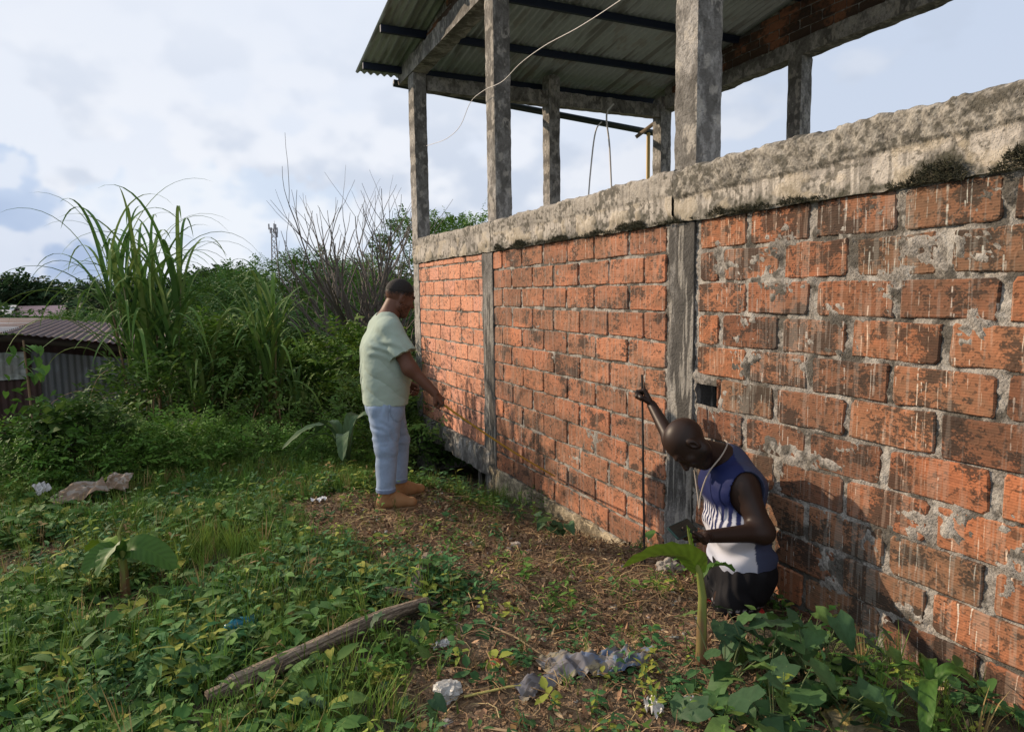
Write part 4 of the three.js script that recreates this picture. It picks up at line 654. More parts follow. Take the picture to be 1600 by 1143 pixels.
// grass and weeds of the yard
{
  const tufts = [tuft(9, .16, .006, .8), tuft(8, .22, .007, .7), tuft(10, .12, .005, 1.0), tuft(7, .28, .008, .6)];
  scatter('grass', tufts, white(), 'green grass growing across the yard', 'grass', 21000, () => {
    const q = spot(7.2); if (!q) return; const [x, z] = q, b = bare(x, z), lush = fbm(x * 1.1 + 40, z * 1.1, 3), left = sm(1.0, 0.2, x + 0.25 * (z + 3));
    if (rnd() < b * 0.93 || rnd() > 0.35 + 0.8 * left + lush) return; const dry = rnd() < 0.08 + b * 0.35;
    return { p: V(x, G(x, z), z), s: rr(.45, 1.0) * (1 - .45 * b), c: dry ? C(.30, .23, .10) : (() => { const k = sm(-.15, .3, fbm(x * 1.5 + 4, z * 1.5 + 8, 3)); return C(mix(.095, .150, k), mix(.190, .235, k), mix(.030, .042, k), .35); })(), pitch: rr(-.2, .2) };
  });
  const weeds = [weed(12, .20, .075, .16), weed(5, .07, .10, .72), weed(9, .24, .055, .34), weed(10, .12, .05, .5), weed(8, .10, .06, .6), weed(9, .13, .062, .55), weed(11, .18, .055, .5), weed(7, .08, .075, .62), weed(12, .22, .05, .42), weed(6, .06, .05, .8)];
  scatter('weeds', weeds, white(), 'low broad-leaved weeds and creepers covering the yard', 'weeds', 12500, () => {
    const q = spot(7.0); if (!q) return; const [x, z] = q, b = bare(x, z), clump = fbm(x * 1.6 + 7, z * 1.6 + 3, 4);
    if (rnd() < b * 0.80 - 0.15 * clump || clump < rr(-.35, .05)) return;
    return { p: V(x, G(x, z), z), s: mix(.4, 1.15, Math.pow(rnd(), 1.6)) * (1 - .3 * b), c: rnd() < .05 ? C(.22, .15, .06) : rnd() < .14 ? C(.26, .30, .05) : (fbm(x * 2.4, z * 2.4 + 60, 2) > .08 ? C(.060, .150, .050, .38) : C(.095, .190, .034, .38)), pitch: rr(-.25, .25), roll: rr(-.25, .25) };
  });
  // creeping vine leaves lying flat in the hollow behind the log
  const flat = [leafGeo(.075, .058, { n: 4, heart: 1, fold: .15, droop: .2 }), leafGeo(.055, .045, { n: 4, heart: 1, fold: .25, droop: .3 }), leafGeo(.10, .045, { n: 4, fold: .2, droop: .35 })];
  scatter('creeper', flat, white(), 'small heart-shaped creeper leaves over the weeds', 'creeper', 9000, () => {
    const q = spot(5.5, .55); if (!q) return; const [x, z] = q, b = bare(x, z), clump = fbm(x * 1.3 + 70, z * 1.3 + 3, 4);
    if (b > rr(.25, .9) || clump < -.02) return;
    return { p: V(x, G(x, z) + rr(.02, .15) * (1 - b), z), s: rr(.6, 1.25), c: rnd() < .1 ? C(.27, .28, .055) : C(.080, .170, .042, .35), pitch: rr(-.7, .25), roll: rr(-.5, .5) };
  });
  // dead matter
  const chips = [leafGeo(.035, .02, { n: 2, fold: .5, droop: .4 }), leafGeo(.05, .018, { n: 3, fold: .6, droop: -.5 }), leafGeo(.028, .022, { n: 2, fold: -.4, droop: .6 })];
  scatter('leaf_litter', chips, std([1, 1, 1], { roughness: 1 }), 'brown dead leaves and chips littering the bare soil', 'leaf litter', 30000, () => {
    const q = spot(6.2, .6, false); if (!q) return; const [x, z] = q, b = bare(x, z); if (rnd() > b + .10) return;
    return { p: V(x, G(x, z) + rr(.002, .016), z), s: rr(.45, 1.15), c: pick([() => C(.26, .16, .09), () => C(.17, .10, .055), () => C(.36, .25, .15), () => C(.10, .06, .035)])(), pitch: rr(-.7, .7), roll: rr(-.8, .8) };
  });
  const straw = []; for (let i = 0; i < 5; i++) { const l = rr(.10, .22), pts = []; for (let k = 0; k < 5; k++) pts.push([rr(-.012, .012) + .02 * Math.sin(k + i), .008 + .012 * Math.sin(k * .8), -l / 2 + l * k / 4, .0018]); straw.push(limb(pts, 3, false)); }
  scatter('dry_straw', straw, std([1, 1, 1], { roughness: 1 }), 'dry brown straw and twigs strewn over the soil', 'straw', 6500, () => {
    const q = spot(6.6, .6, false); if (!q) return; const [x, z] = q, b = bare(x, z); if (rnd() > b * 1.1 + .06) return;
    return { p: V(x, G(x, z) + rr(.0, .02), z), s: rr(.5, 1.35), c: pick([() => C(.36, .26, .13), () => C(.24, .16, .085), () => C(.14, .09, .05)])(), pitch: rr(-.25, .25), roll: rr(-.3, .3) };
  });
  const peb = [0, 1, 2].map((i) => { const g = new THREE.IcosahedronGeometry(.02, 1), p = g.attributes.position; for (let k = 0; k < p.count; k++) { const f = 1 + .5 * n3(p.getX(k) * 60 + i * 9, p.getY(k) * 60, p.getZ(k) * 60); p.setXYZ(k, p.getX(k) * f, p.getY(k) * f * .6, p.getZ(k) * f); } g.computeVertexNormals(); return g; });
  scatter('soil_clods', peb, std([1, 1, 1], { roughness: 1 }), 'clods and small stones on the bare soil', 'soil clods', 5000, () => { const q = spot(6, .6, false); if (!q) return; const [x, z] = q; if (rnd() > bare(x, z)) return; return { p: V(x, G(x, z), z), s: rr(.3, 1.1), c: rnd() < .08 ? C(.3, .28, .25) : C(.15, .095, .058) }; });
}
// ---------------------------------------------------------------- shrubs and undergrowth behind the yard
const sprig = (n, len, leaf, lw) => { const a = []; for (let i = 0; i < n; i++) { const t = i / n, s = i % 2 ? 1 : -1; a.push(placed(leafGeo(leaf * rr(.75, 1.2), leaf * lw, { n: 2, fold: rr(0, .4), droop: rr(.1, .5) }), [s * .004, len * t * .2, len * t], s * rr(.5, 1.3), rr(-.5, .2), rr(-.5, .5))); } return mergeGeometries(a); };
const SPRIGS = { fine: [sprig(8, .14, .045, .5), sprig(10, .18, .04, .45), sprig(7, .11, .05, .6)], mid: [sprig(8, .26, .10, .45), sprig(7, .22, .11, .55), sprig(9, .30, .085, .4)], big: [sprig(8, .7, .26, .5), sprig(7, .6, .30, .55)], huge: [sprig(14, 1.6, .42, .6), sprig(13, 1.4, .46, .65)] };
const GM = white({ transmission: .32 });
function foliage(parent, lobes, kind, density, col, name = 'foliage', vary = .32) {          // leaf sprigs through the shell and inside of overlapping lobes
  const geos = SPRIGS[kind], tot = lobes.reduce((s, l) => s + l[3] * l[5] + l[3] * l[4], 0);
  scatter(name, geos, GM, '', '', Math.round(density * tot), () => {
    let l, k = 0; do { l = lobes[Math.floor(rnd() * lobes.length)]; } while (rnd() > (l[3] * l[5]) / 1e9 && k++ < 0);
    const u = rr(-.55, 1), a = rnd() * 6.283, r = Math.pow(rnd(), .33), q = Math.sqrt(1 - Math.min(1, u * u)); const d = [q * Math.cos(a), u, q * Math.sin(a)], rough = 1 + .5 * fbm3(l[0] + d[0] * 2.2, l[1] + d[1] * 2.2, l[2] + d[2] * 2.2, 3);
    const rad = (.45 + .55 * r) * rough; if (fbm3(l[0] * 3 + d[0] * 4.3 + 9, d[1] * 4.3, l[2] + d[2] * 4.3, 2) > .22) return;
    const p = V(l[0] + d[0] * l[3] * rad, l[1] + d[1] * l[4] * rad, l[2] + d[2] * l[5] * rad);
    return { p, s: rr(.6, 1.25), c: C(col[0], col[1], col[2], vary), yaw: Math.atan2(d[0], d[2]) + rr(-.9, .9), pitch: -.5 * d[1] + rr(-.6, .5), roll: rr(-.6, .6) };
  }, parent);
}
// low green bank of shrubs along the edge of the yard, one mass
{
  const bank = new THREE.Group(); bank.name = 'undergrowth'; scene.add(bank); tag(bank, 'dense low green undergrowth along the edge of the yard', 'undergrowth', null, 'stuff');
  const lobes = []; for (let i = 0; i < 46; i++) { const t = rnd(), x = mix(-3.4, 1.9, t) + rr(-.3, .3), z = mix(-6.9, -7.1, t) - Math.pow(rnd(), 1.3) * 1.9, h = rr(.22, .42) + .16 * sm(-7, -8.6, z); lobes.push([x, G(x, z) + h * .5, z, rr(.3, .55), h, rr(.3, .5)]); }
  foliage(bank, lobes, 'fine', 900, [.100, .205, .032], 'undergrowth');
  const far = []; for (let i = 0; i < 40; i++) { const x = rr(-6, 4.5), z = rr(-14, -9.2); if (x < 0.5 && z < -10.2) continue; far.push([x, G(x, z) + .45, z, rr(.6, 1.1), rr(.5, .95), rr(.6, 1)]); }
  foliage(bank, far, 'mid', 230, [.075, .150, .028], 'undergrowth');
}
function shrub(x, z, h, r, kind, dens, col, label, group, trunkR = .025, name = 'shrub') {
  const y = G(x, z), o = thing(name, label, name === 'tree' ? 'tree' : 'shrub', [x, y, z], group), lobes = [], n = 7, st = [];
  for (let i = 0; i < n; i++) { const a = rnd() * 6.28, q = r * rr(.1, .62), yy = h * rr(.42, .86); lobes.push([Math.cos(a) * q, yy, Math.sin(a) * q, r * rr(.38, .6), h * rr(.14, .24), r * rr(.38, .6)]); st.push(limb([[rr(-.04, .04), -.1, rr(-.04, .04), trunkR], [Math.cos(a) * q * .35, yy * .5, Math.sin(a) * q * .35, trunkR * .7], [Math.cos(a) * q, yy, Math.sin(a) * q, trunkR * .25]], 5)); }
  lobes.push([0, h * .8, 0, r * .5, h * .2, r * .5]);
  part(name === 'tree' ? 'trunk' : 'stem', mergeGeometries(st), std([.11, .085, .06]), o); foliage(o, lobes, kind, dens, col, name === 'tree' ? 'crown' : 'foliage'); return o;
}
// shrubs between the yard and the trees
for (const [x, z, h, r] of [[0.5, -11.6, 1.6, .8], [1.5, -11.4, 1.6, .7], [2.2, -10.6, 2.1, .8], [0.2, -10.4, 1.8, .8]]) shrub(x, z, h, r, 'mid', 330, [.110, .200, .030], 'yellow-green leafy shrub behind the person in the pale t-shirt', 'shrubs beside the far house corner');
for (const [x, z, h, r] of [[-1.55, -7.9, .95, .42], [-1.2, -7.6, 0.7, .4], [-2.6, -8.1, .45, .45]]) shrub(x, z, h, r, 'mid', 360, [.060, .120, .026], 'dark leafy shrub in front of the tin shed', 'dark shrubs by the shed');
// trees
const dark = [.055, .122, .026], midG = [.076, .160, .030], warm = [.090, .180, .028];
shrub(0.5, -15.2, 4.1, 2.3, 'mid', 190, dark, 'dark glossy broad tree behind the sugar cane', null, .07, 'tree');
shrub(2.0, -16.4, 3.2, 1.8, 'mid', 190, dark, 'dark tree beside the leafless tree', null, .06, 'tree');
shrub(-0.9, -15.9, 3.6, 1.0, 'mid', 190, [.036, .082, .018], 'lower dark tree rising behind the shed roof', null, .06, 'tree');
shrub(5.9, -19.5, 5.7, 2.5, 'mid', 130, warm, 'bright green tree behind the corner column of the house', null, .09, 'tree');
shrub(8.6, -21.5, 5.6, 2.4, 'mid', 120, warm, 'bright green tree whose top shows over the house parapet', null, .09, 'tree');
for (const [x, z, h, r, c] of [[3.4, -24, 4.6, 2.2, midG], [5.2, -30, 5.4, 2.8, warm], [1.4, -27, 4.6, 2.6, midG], [7.5, -34, 6, 3.2, midG], [-3.5, -27, 2.9, 2.2, midG], [-8.0, -30, 2.9, 2.6, midG]]) shrub(x, z, h, r, 'mid', 130, c, 'rounded green tree in the valley behind the leafless tree', 'trees in the valley', .1, 'tree');
for (let i = 0; i < 15; i++) { const az = -0.36 + i * 0.05 + rr(-.02, .02), d = rr(75, 130); shrub(Math.sin(az) * d, -Math.cos(az) * d, 4.2 + d * rr(.012, .030), rr(3, 5.5), 'huge', 18, [.030, .062, .022], 'far dark tree on the horizon line', 'far trees along the horizon', .3, 'tree'); }
{ // wooded far ridge that reads as one mass
  const w = new THREE.Group(); w.name = 'far_woods'; scene.add(w); tag(w, 'far-off green woods closing the view below the sky', 'woods', null, 'stuff');
  const L = []; for (let i = 0; i < 130; i++) { const az = rr(-.40, .62), d = rr(45, 190), h = rr(1.2, 2.1); L.push([Math.sin(az) * d, G(Math.sin(az) * d, -Math.cos(az) * d) + h * .5, -Math.cos(az) * d, rr(3, 7), h, rr(3, 7)]); }
  foliage(w, L, 'huge', 11, [.045, .090, .030], 'far_woods');
}
// leafless tree
{
  seed = 77123; const X = 3.45, Z = -14, y0 = G(X, Z), t = thing('bare_tree', 'leafless grey tree with many thin forked branches', 'tree', [X, y0, Z]), bark = std([.115, .098, .082]), tw = [];
  const grow = (p, d, L, r, k) => {
    const pts = [[p.x, p.y, p.z, r]]; let q = p.clone(), e = d.clone(); const n = 5; const kids = [];
    for (let i = 1; i <= n; i++) { e.add(V(rr(-.14, .14), rr(-.05, .12), rr(-.14, .14))).normalize(); q = q.clone().addScaledVector(e, L / n); pts.push([q.x, q.y, q.z, r * (1 - .5 * i / n)]); if (k > 0 && i > 1 && rnd() < .78) kids.push([q.clone(), e.clone(), r * (1 - .6 * i / n)]); }
    tw.push([limb(pts, k > 2 ? 7 : 4), k]);
    if (k > 0) for (const [kp, ke, kr] of kids) { const m = rnd() < .12 ? 2 : 1; for (let j = 0; j < m; j++) { const a = rnd() * 6.28, nd = ke.clone().addScaledVector(V(Math.cos(a), .45, Math.sin(a)), rr(.4, .85)).normalize(); grow(kp, nd, L * rr(.5, .85), kr * .8, k - 1); } }
  };
  for (const [dx, dz, L] of [[-.20, .05, 2.5], [.10, -.1, 2.5], [-.50, .1, 2.2], [-.04, .2, 2.7], [.26, 0, 2.0]]) grow(V(dx * .3, .0, dz * .3), V(dx, 1, dz).normalize(), L, .125, 3);
  part('trunk', mergeGeometries(tw.filter((q) => q[1] === 3).map((q) => q[0])), bark, t); part('branches', mergeGeometries(tw.filter((q) => q[1] < 3).map((q) => q[0])), bark, t);
}
// ---------------------------------------------------------------- sugar cane
seed = 20411;
const caneM = [leafMat([.095, .190, .042]), leafMat([.125, .230, .050]), leafMat([.075, .155, .038]), leafMat([.17, .25, .07])], dryM = [std([.30, .20, .10]), std([.20, .125, .065])], stalkM = std([.17, .17, .075], { roughness: .6 }), stalkDry = std([.16, .105, .06]);
function cane(label, x, z, stalks, H, spread, leafL, nLeaf, nDry, leanX = 0, leanZ = 0) {
  const t = thing('sugar_cane', label, 'sugar cane', [x, G(x, z), z], null);
  for (let i = 0; i < stalks; i++) {
    const a = i / stalks * 6.28 + rr(-.4, .4), r = spread * rr(.15, .6), h = H * rr(.7, 1.05), bx = Math.cos(a) * r, bz = Math.sin(a) * r, tx = bx * 1.7 + leanX * rr(.2, 1), tz = bz * 1.7 + leanZ * rr(.2, 1), S = (u) => [mix(bx, tx, u * u * .6 + u * .4), h * u, mix(bz, tz, u)];
    const pts = []; for (let k = 0; k <= 9; k++) { const p = S(k / 9); pts.push([...p, (.020 - .010 * k / 9) * (k % 2 ? 1 : 1.08)]); } part('stalk', limb(pts, 7), i % 3 === 2 ? stalkDry : stalkM, t);
    for (let k = 0; k < nLeaf; k++) { const u = mix(.42, 1, Math.pow((k + .5) / nLeaf, .8)), p = S(u), b = rnd() * 6.283, up = mix(1.0, 4.6, u) * rr(.6, 1.4); part('leaf', bladeStrip(p, [Math.cos(b), up, Math.sin(b)], leafL * rr(.7, 1.15), rr(.050, .080), mix(2.8, 2.5, u) * rr(.75, 1.5), 16), pick(caneM), t); }
    for (let k = 0; k < nDry; k++) { const u = rr(.15, .5), p = S(u), b = rnd() * 6.283; part('dry_leaf', bladeStrip(p, [Math.cos(b), rr(.3, 1.3), Math.sin(b)], leafL * rr(.5, .9), rr(.014, .026), rr(2.2, 4), 12), pick(dryM), t); }
  }
}
cane('tall sugar cane clump with long arching leaves beside the tin shed', -0.60, -10.1, 11, 2.35, .5, 1.95, 13, 3, -.05, 0);
cane('medium sugar cane clump in front of the dark trees', 0.78, -10.0, 8, 1.85, .4, 1.5, 11, 2, .05, 0);
cane('small young cane clump between two larger ones', -0.05, -9.7, 4, 1.2, .2, 1.15, 9, 1);
cane('thin cane shoots standing beside the dark shrub', 1.25, -10.2, 3, 1.1, .25, .95, 6, 1);
// ---------------------------------------------------------------- tin shed, down the slope on the left
{
  const s = thing('tin_shed', 'rusty tin shed with a purple-brown roof and corrugated sheet walls', 'shed', [-2.5, G(-2.5, -12.4), -12.4]), y0 = s.position.y, corr = (w, h, per, amp, fn) => { const g = new THREE.PlaneGeometry(w, h, Math.round(w / per * 6), 6), p = g.attributes.position; for (let i = 0; i < p.count; i++) p.setZ(i, amp * Math.sin(p.getX(i) / per * 6.2832) + .01 * n2(p.getX(i) * 3, p.getY(i) * 3)); g.computeVertexNormals(); return g; };
  const rust = (a, b, k) => std([1, 1, 1], { map: scaled(colourMap(256, 256, (u, v) => mix3(mix3(a, b, sm(-.15, .25, fbm(u * 9 + k, v * 5, 4))), [a[0] * .5, a[1] * .5, a[2] * .5], sm(.1, .3, fbm(u * 22, v * 3 + k, 3)) * .6)), 1), roughness: .75, metalness: .1 });
  const grey = rust([.32, .31, .31], [.20, .12, .09], 3), brown = rust([.105, .062, .062], [.075, .040, .036], 9), red = rust([.07, .028, .022], [.04, .02, .016], 14), blue = rust([.17, .185, .20], [.11, .11, .11], 20);
  const quad = (P, nu, nv, amp, per, m, name, parent = s) => {           // bilinear corrugated sheet through four corners, ridges along the second edge
    const pos = [], uv = [], idx = [], [a, b, c, d] = P.map((q) => V(q[0] - s.position.x, q[1] - y0, q[2] - s.position.z)), nn = b.clone().sub(a).cross(d.clone().sub(a)).normalize(), L = a.distanceTo(b);
    for (let j = 0; j <= nv; j++) for (let i = 0; i <= nu; i++) { const p = a.clone().lerp(b, i / nu).lerp(d.clone().lerp(c, i / nu), j / nv).addScaledVector(nn, amp * Math.sin(i / nu * L / per * 6.2832)); pos.push(p.x, p.y, p.z); uv.push(i / nu * L * .4, j / nv); }
    for (let j = 0; j < nv; j++) for (let i = 0; i < nu; i++) { const e = j * (nu + 1) + i; idx.push(e, e + 1, e + nu + 1, e + 1, e + nu + 2, e + nu + 1); } return part(name, geoFrom(pos, idx, uv), m, parent);
  };
  quad([[-2.50, 1.25, -11.55], [-0.55, .92, -11.95], [-0.55, 1.16, -14.4], [-2.42, 1.36, -14.2]], 130, 3, .012, .09, brown, 'roof_sheet');
  quad([[-2.52, 1.245, -11.5], [-2.44, 1.37, -14.2], [-5.6, 1.44, -15.2], [-5.6, 1.33, -11.3]], 170, 3, .014, .1, grey, 'roof_sheet');
  quad([[-5.4, .95, -11.75], [-2.35, .95, -11.95], [-2.35, .55, -11.95], [-5.4, .55, -11.75]], 200, 2, .012, .09, rust([.30, .32, .30], [.22, .22, .20], 31), 'wall_sheet');
  quad([[-5.4, .56, -11.80], [-2.2, .56, -12.0], [-2.2, -1.8, -12.0], [-5.4, -1.8, -11.8]], 200, 2, .012, .09, red, 'wall_sheet');
  quad([[-2.3, .95, -12.02], [-0.95, .74, -12.2], [-0.95, -1.8, -12.2], [-2.3, -1.8, -12.02]], 90, 2, .012, .09, blue, 'wall_sheet');
  quad([[-0.95, .74, -12.2], [-0.95, .95, -14.2], [-0.95, -2, -14.2], [-0.95, -1.8, -12.2]], 90, 2, .012, .09, blue, 'wall_sheet');
  quad([[-5.4, 1.2, -14.9], [-0.95, 1.0, -14.2], [-0.95, -2.2, -14.2], [-5.4, -2.2, -14.9]], 90, 2, .012, .09, red, 'wall_sheet');
  part('beam', shift(limb([[-5.4, 1.17, -11.6, .05], [-2.5, 1.16, -11.75, .05], [-0.7, .85, -12.1, .045]], 6), [s.position.x, y0, s.position.z]), std([.06, .045, .035]), s);
}
// far houses among the trees
for (const [x, z, w, h, roofC, wallC, label] of [[-17.4, -72, 5, 1.0, [.36, .36, .38], [.20, .18, .17], 'far small house with a grey tin roof'], [-13.6, -74, 4.2, .9, [.42, .28, .27], [.5, .5, .52], 'far small house with a pinkish roof and pale wall']]) {
  const o = thing('house', label, 'house', [x, -2.6, z], 'far houses'); part('wall', block(-w / 2, w / 2, 0, 2.9, -2, 2), std(wallC), o);
  part('roof', geoFrom([-w / 2 - .4, 2.85, 2.5, w / 2 + .4, 2.85, 2.5, w / 2 + .4, 2.85 + h, -.2, -w / 2 - .4, 2.85 + h, -.2, -w / 2 - .4, 2.85, -2.6, w / 2 + .4, 2.85, -2.6], [0, 1, 2, 0, 2, 3, 3, 2, 5, 3, 5, 4]), std(roofC), o); part('window', block(.4, 1.2, 1.3, 2.2, 1.99, 2.03), std([.03, .03, .035]), o); part('door', block(-1.5, -.7, 0, 2, 1.99, 2.03), std([.06, .05, .05]), o);
}
// lattice mast
{
  const X = 16.7, Z = -170, y0 = -3, H = 20.6, t = thing('radio_mast', 'far lattice radio mast with antennas at the top', 'mast', [X, y0, Z]), st = std([.16, .15, .16]), bars = [], wd = (y) => mix(1.15, .42, y / H);
  for (const [a, b] of [[-1, -1], [1, -1], [1, 1], [-1, 1]]) part('leg', limb([[a * wd(0), 0, b * wd(0), .09], [a * wd(H), H, b * wd(H), .08]], 5), st, t);
  for (let k = 0; k < 16; k++) { const a = k / 16 * H, b = (k + 1) / 16 * H; for (const [p, q] of [[[-1, -1], [1, -1]], [[1, -1], [1, 1]], [[1, 1], [-1, 1]], [[-1, 1], [-1, -1]]]) { bars.push(limb([[p[0] * wd(a), a, p[1] * wd(a), .05], [q[0] * wd(b), b, q[1] * wd(b), .05]], 3), limb([[q[0] * wd(a), a, q[1] * wd(a), .05], [p[0] * wd(b), b, p[1] * wd(b), .05]], 3)); } }
  part('lattice', mergeGeometries(bars), st, t);
  for (let k = 0; k < 9; k++) { const a = k * .7, r = .75 + .25 * (k % 2), y = H - 2.2 + (k % 3) * .9; part('antenna', block(Math.cos(a) * r - .16, Math.cos(a) * r + .16, y, y + 1.3, Math.sin(a) * r - .12, Math.sin(a) * r + .12), std([.32, .32, .34]), t); }
  part('spire', limb([[.3, H, 0, .05], [.3, H + 1.6, 0, .03]], 4), st, t);
}
// ---------------------------------------------------------------- single plants and things lying in the yard
const veinT = colourMap(256, 256, (u, v) => { const x = Math.abs(u - .5) * 2, rib = x < .03 ? 1 : 0, side = Math.abs(((v * 9 - x * 2.2) % 1 + 1) % 1 - .5) < .05 ? .6 : 0, k = .86 + .22 * fbm(u * 9, v * 9, 3); return mix3([k, k, k], [1.25, 1.25, 1.0], Math.max(rib, side) * .7); });
const vineM = [[.058, .125, .052], [.075, .155, .055], [.045, .098, .045], [.11, .19, .05]].map((c) => leafMat(c, { map: veinT, roughness: .55, transmission: .25 })), stemM = std([.10, .13, .05]);
const heartG = [leafGeo(1, .86, { n: 7, heart: 1, fold: .22, droop: .25, m: 2, wav: .12 }), leafGeo(1, .78, { n: 7, heart: 1, fold: .35, droop: .45, m: 2, wav: .18 }), leafGeo(1, .92, { n: 7, heart: 1, fold: .10, droop: .12, m: 2, wav: .10 })];
function vine(x, z, n, r, size, h, label, group) {
  const y = G(x, z), t = thing('vine_plant', label, 'vine', [x, y, z], group);
  for (let i = 0; i < n; i++) {
    const a = rnd() * 6.283, q = r * Math.sqrt(rnd()), lx = Math.cos(a) * q, lz = Math.sin(a) * q, ly = G(x + lx, z + lz) - y + h * rr(.25, 1), s = size * rr(.6, 1.2), b = a + rr(-1.2, 1.2);
    const st = part('stem', limb([[lx * .3, -.01, lz * .3, .003], [lx * .75, ly * .7, lz * .75, .0026], [lx, ly, lz, .002]], 4), stemM, t);
    const m = part('leaf', pick(heartG), pick(vineM), t); m.position.set(lx, ly, lz); m.rotation.set(rr(-.15, .75), b, rr(-.45, .45), 'YXZ'); m.scale.setScalar(s);
  }
}
const VL = 'dark green heart-leaved vine by the feet of the bending person';
for (const [x, z, n, r, s, h] of [[1.95, -2.13, 12, .15, .12, .27], [2.12, -2.07, 15, .17, .12, .30], [2.29, -2.0, 14, .17, .12, .29], [2.44, -1.90, 12, .16, .115, .24], [1.72, -1.86, 10, .18, .13, .14], [1.90, -1.80, 13, .2, .135, .22], [2.06, -1.72, 12, .2, .125, .22], [2.22, -1.66, 9, .18, .115, .18], [1.62, -1.62, 7, .16, .13, .10], [1.86, -1.52, 8, .18, .13, .10]]) vine(x, z, n, r, s, h, VL, 'heart-leaved vines by the wall');
for (const [x, z, n, r, s, h] of [[1.35, -1.72, 5, .16, .10, .07], [.55, -2.45, 7, .22, .085, .14], [.25, -2.55, 7, .25, .08, .15], [.75, -2.9, 7, .22, .075, .14]]) vine(x, z, n, r, s, h, 'small heart-leaved vine spreading beside the fallen log', 'small vines by the log');
for (const [x, z, n, r, s, h] of [[2.55, -5.0, 6, .15, .11, .22], [2.45, -4.6, 5, .15, .10, .18]]) vine(x, z, n, r, s, h, 'leafy weed growing against the crumbling plinth', 'weeds at the plinth');
// banana seedlings
const banT = colourMap(256, 512, (u, v) => { const x = Math.abs(u - .5) * 2, rib = sm(.06, .02, x), k = .9 + .10 * Math.sin((v * 70 - x * 9)) + .12 * fbm(u * 6, v * 6, 3); return mix3([k, k, k * .9], [1.3, 1.25, .8], rib * .7); });
const banM = leafMat([.20, .32, .040], { map: banT, transmission: .4, roughness: .5 }), banD = leafMat([.075, .165, .035], { map: banT, transmission: .35, roughness: .5 });
function bananaLeaf(pts, wid, roll, fold = .3) {          // broad blade along a curve; roll turns it about its rib
  const cv = new THREE.CatmullRomCurve3(pts.map((p) => V(...p))), n = 16, pos = [], uv = [], idx = [], M = 4;
  for (let i = 0; i <= n; i++) {
    const t = i / n, p = cv.getPoint(t), d = cv.getTangent(t), s0 = V(0, 1, 0).cross(d); if (s0.length() < .05) s0.set(0, 0, 1); s0.normalize(); const u0 = d.clone().cross(s0), s = s0.clone().multiplyScalar(Math.cos(roll)).addScaledVector(u0, Math.sin(roll)), u = d.clone().cross(s), w = wid * .5 * Math.pow(Math.sin(Math.PI * clamp(.04 + t * .93)), .55) * (i === n ? .2 : 1);
    for (let k = -M; k <= M; k++) { const a = k / M, q = p.clone().addScaledVector(s, a * w).addScaledVector(u, Math.abs(a) * w * fold + .012 * w / wid * Math.sin(t * 40 + k) * Math.abs(a)); pos.push(q.x, q.y, q.z); uv.push(.5 + a * .5, t); }
  }
  const c = 2 * M + 1; for (let i = 0; i < n; i++) for (let k = 0; k < 2 * M; k++) { const a = i * c + k; idx.push(a, a + 1, a + c, a + 1, a + c + 1, a + c); } return geoFrom(pos, idx, uv);
}
const stemY = std([1, 1, 1], { map: colourMap(64, 256, (u, v) => mix3([.17, .20, .045], [.16, .085, .045], sm(.5, .1, v + .25 * fbm(u * 5, v * 7, 3)))), roughness: .5 });
{
  const x = 1.93, z = -2.26, y = G(x, z), t = thing('banana_seedling', 'young banana plant with a bright green leaf in front of the bending person', 'banana plant', [x, y, z]), o = (p) => [p[0] - x, p[1] - y, p[2] - z];
  const st = limb([[x, y - .03, z, .026], [x + .008, .22, z - .008, .0225], [x + .015, .36, z - .015, .018], [x + .0, .47, z - .02, .014], [x - .035, .57, z - .03, .008], [x - .06, .67, z - .03, .003]].map((p) => [...o(p), p[3]]), 10); { const u = st.attributes.uv; for (let i = 0; i < u.count; i++) u.setY(i, u.getY(i) / .75); } part('stem', st, stemY, t);
  part('leaf', bananaLeaf([o([x + .005, .46, z - .02]), o([x - .06, .545, z - .02]), o([x - .18, .565, z - .07]), o([x - .33, .51, z - .13])], .15, .75, .30), banM, t);
  part('leaf', bananaLeaf([o([x + .01, .42, z - .02]), o([x + .06, .475, z - .02]), o([x + .12, .485, z + .0]), o([x + .17, .45, z + .01])], .06, -.3, .5), banD, t);
  part('leaf', bananaLeaf([o([x - .03, .55, z - .03]), o([x - .045, .61, z - .03]), o([x - .065, .69, z - .03])], .02, .3, .9), banM, t);
}
{
  const x = -.47, z = -4.25, y = G(x, z) + .05, t = thing('banana_seedling', 'small banana plant with drooping dark leaves among the grass', 'banana plant', [x, y, z]);
  const st = limb([[0, -.04, 0, .028], [0, .12, 0, .022], [.0, .22, .0, .016], [-.01, .34, 0, .008], [.02, .42, 0, .003]], 9); { const u = st.attributes.uv; for (let i = 0; i < u.count; i++) u.setY(i, u.getY(i) / .5); } part('stem', st, stemY, t);
  part('leaf', bananaLeaf([[0, .20, 0], [.07, .26, .04], [.17, .22, .08], [.27, .13, .12]], .15, .75, .2), banD, t);
  part('leaf', bananaLeaf([[0, .20, 0], [-.06, .26, .02], [-.12, .24, .05], [-.18, .17, .08]], .11, -.5, .25), banD, t);
  part('leaf', bananaLeaf([[0, .19, 0], [-.04, .25, -.05], [-.10, .27, -.12], [-.2, .2, -.2]], .13, .2, .3), banM, t);
  part('leaf', bananaLeaf([[0, .22, 0], [-.03, .28, .05], [-.06, .26, .14], [-.1, .18, .2]], .12, .4, .3), banD, t);
}
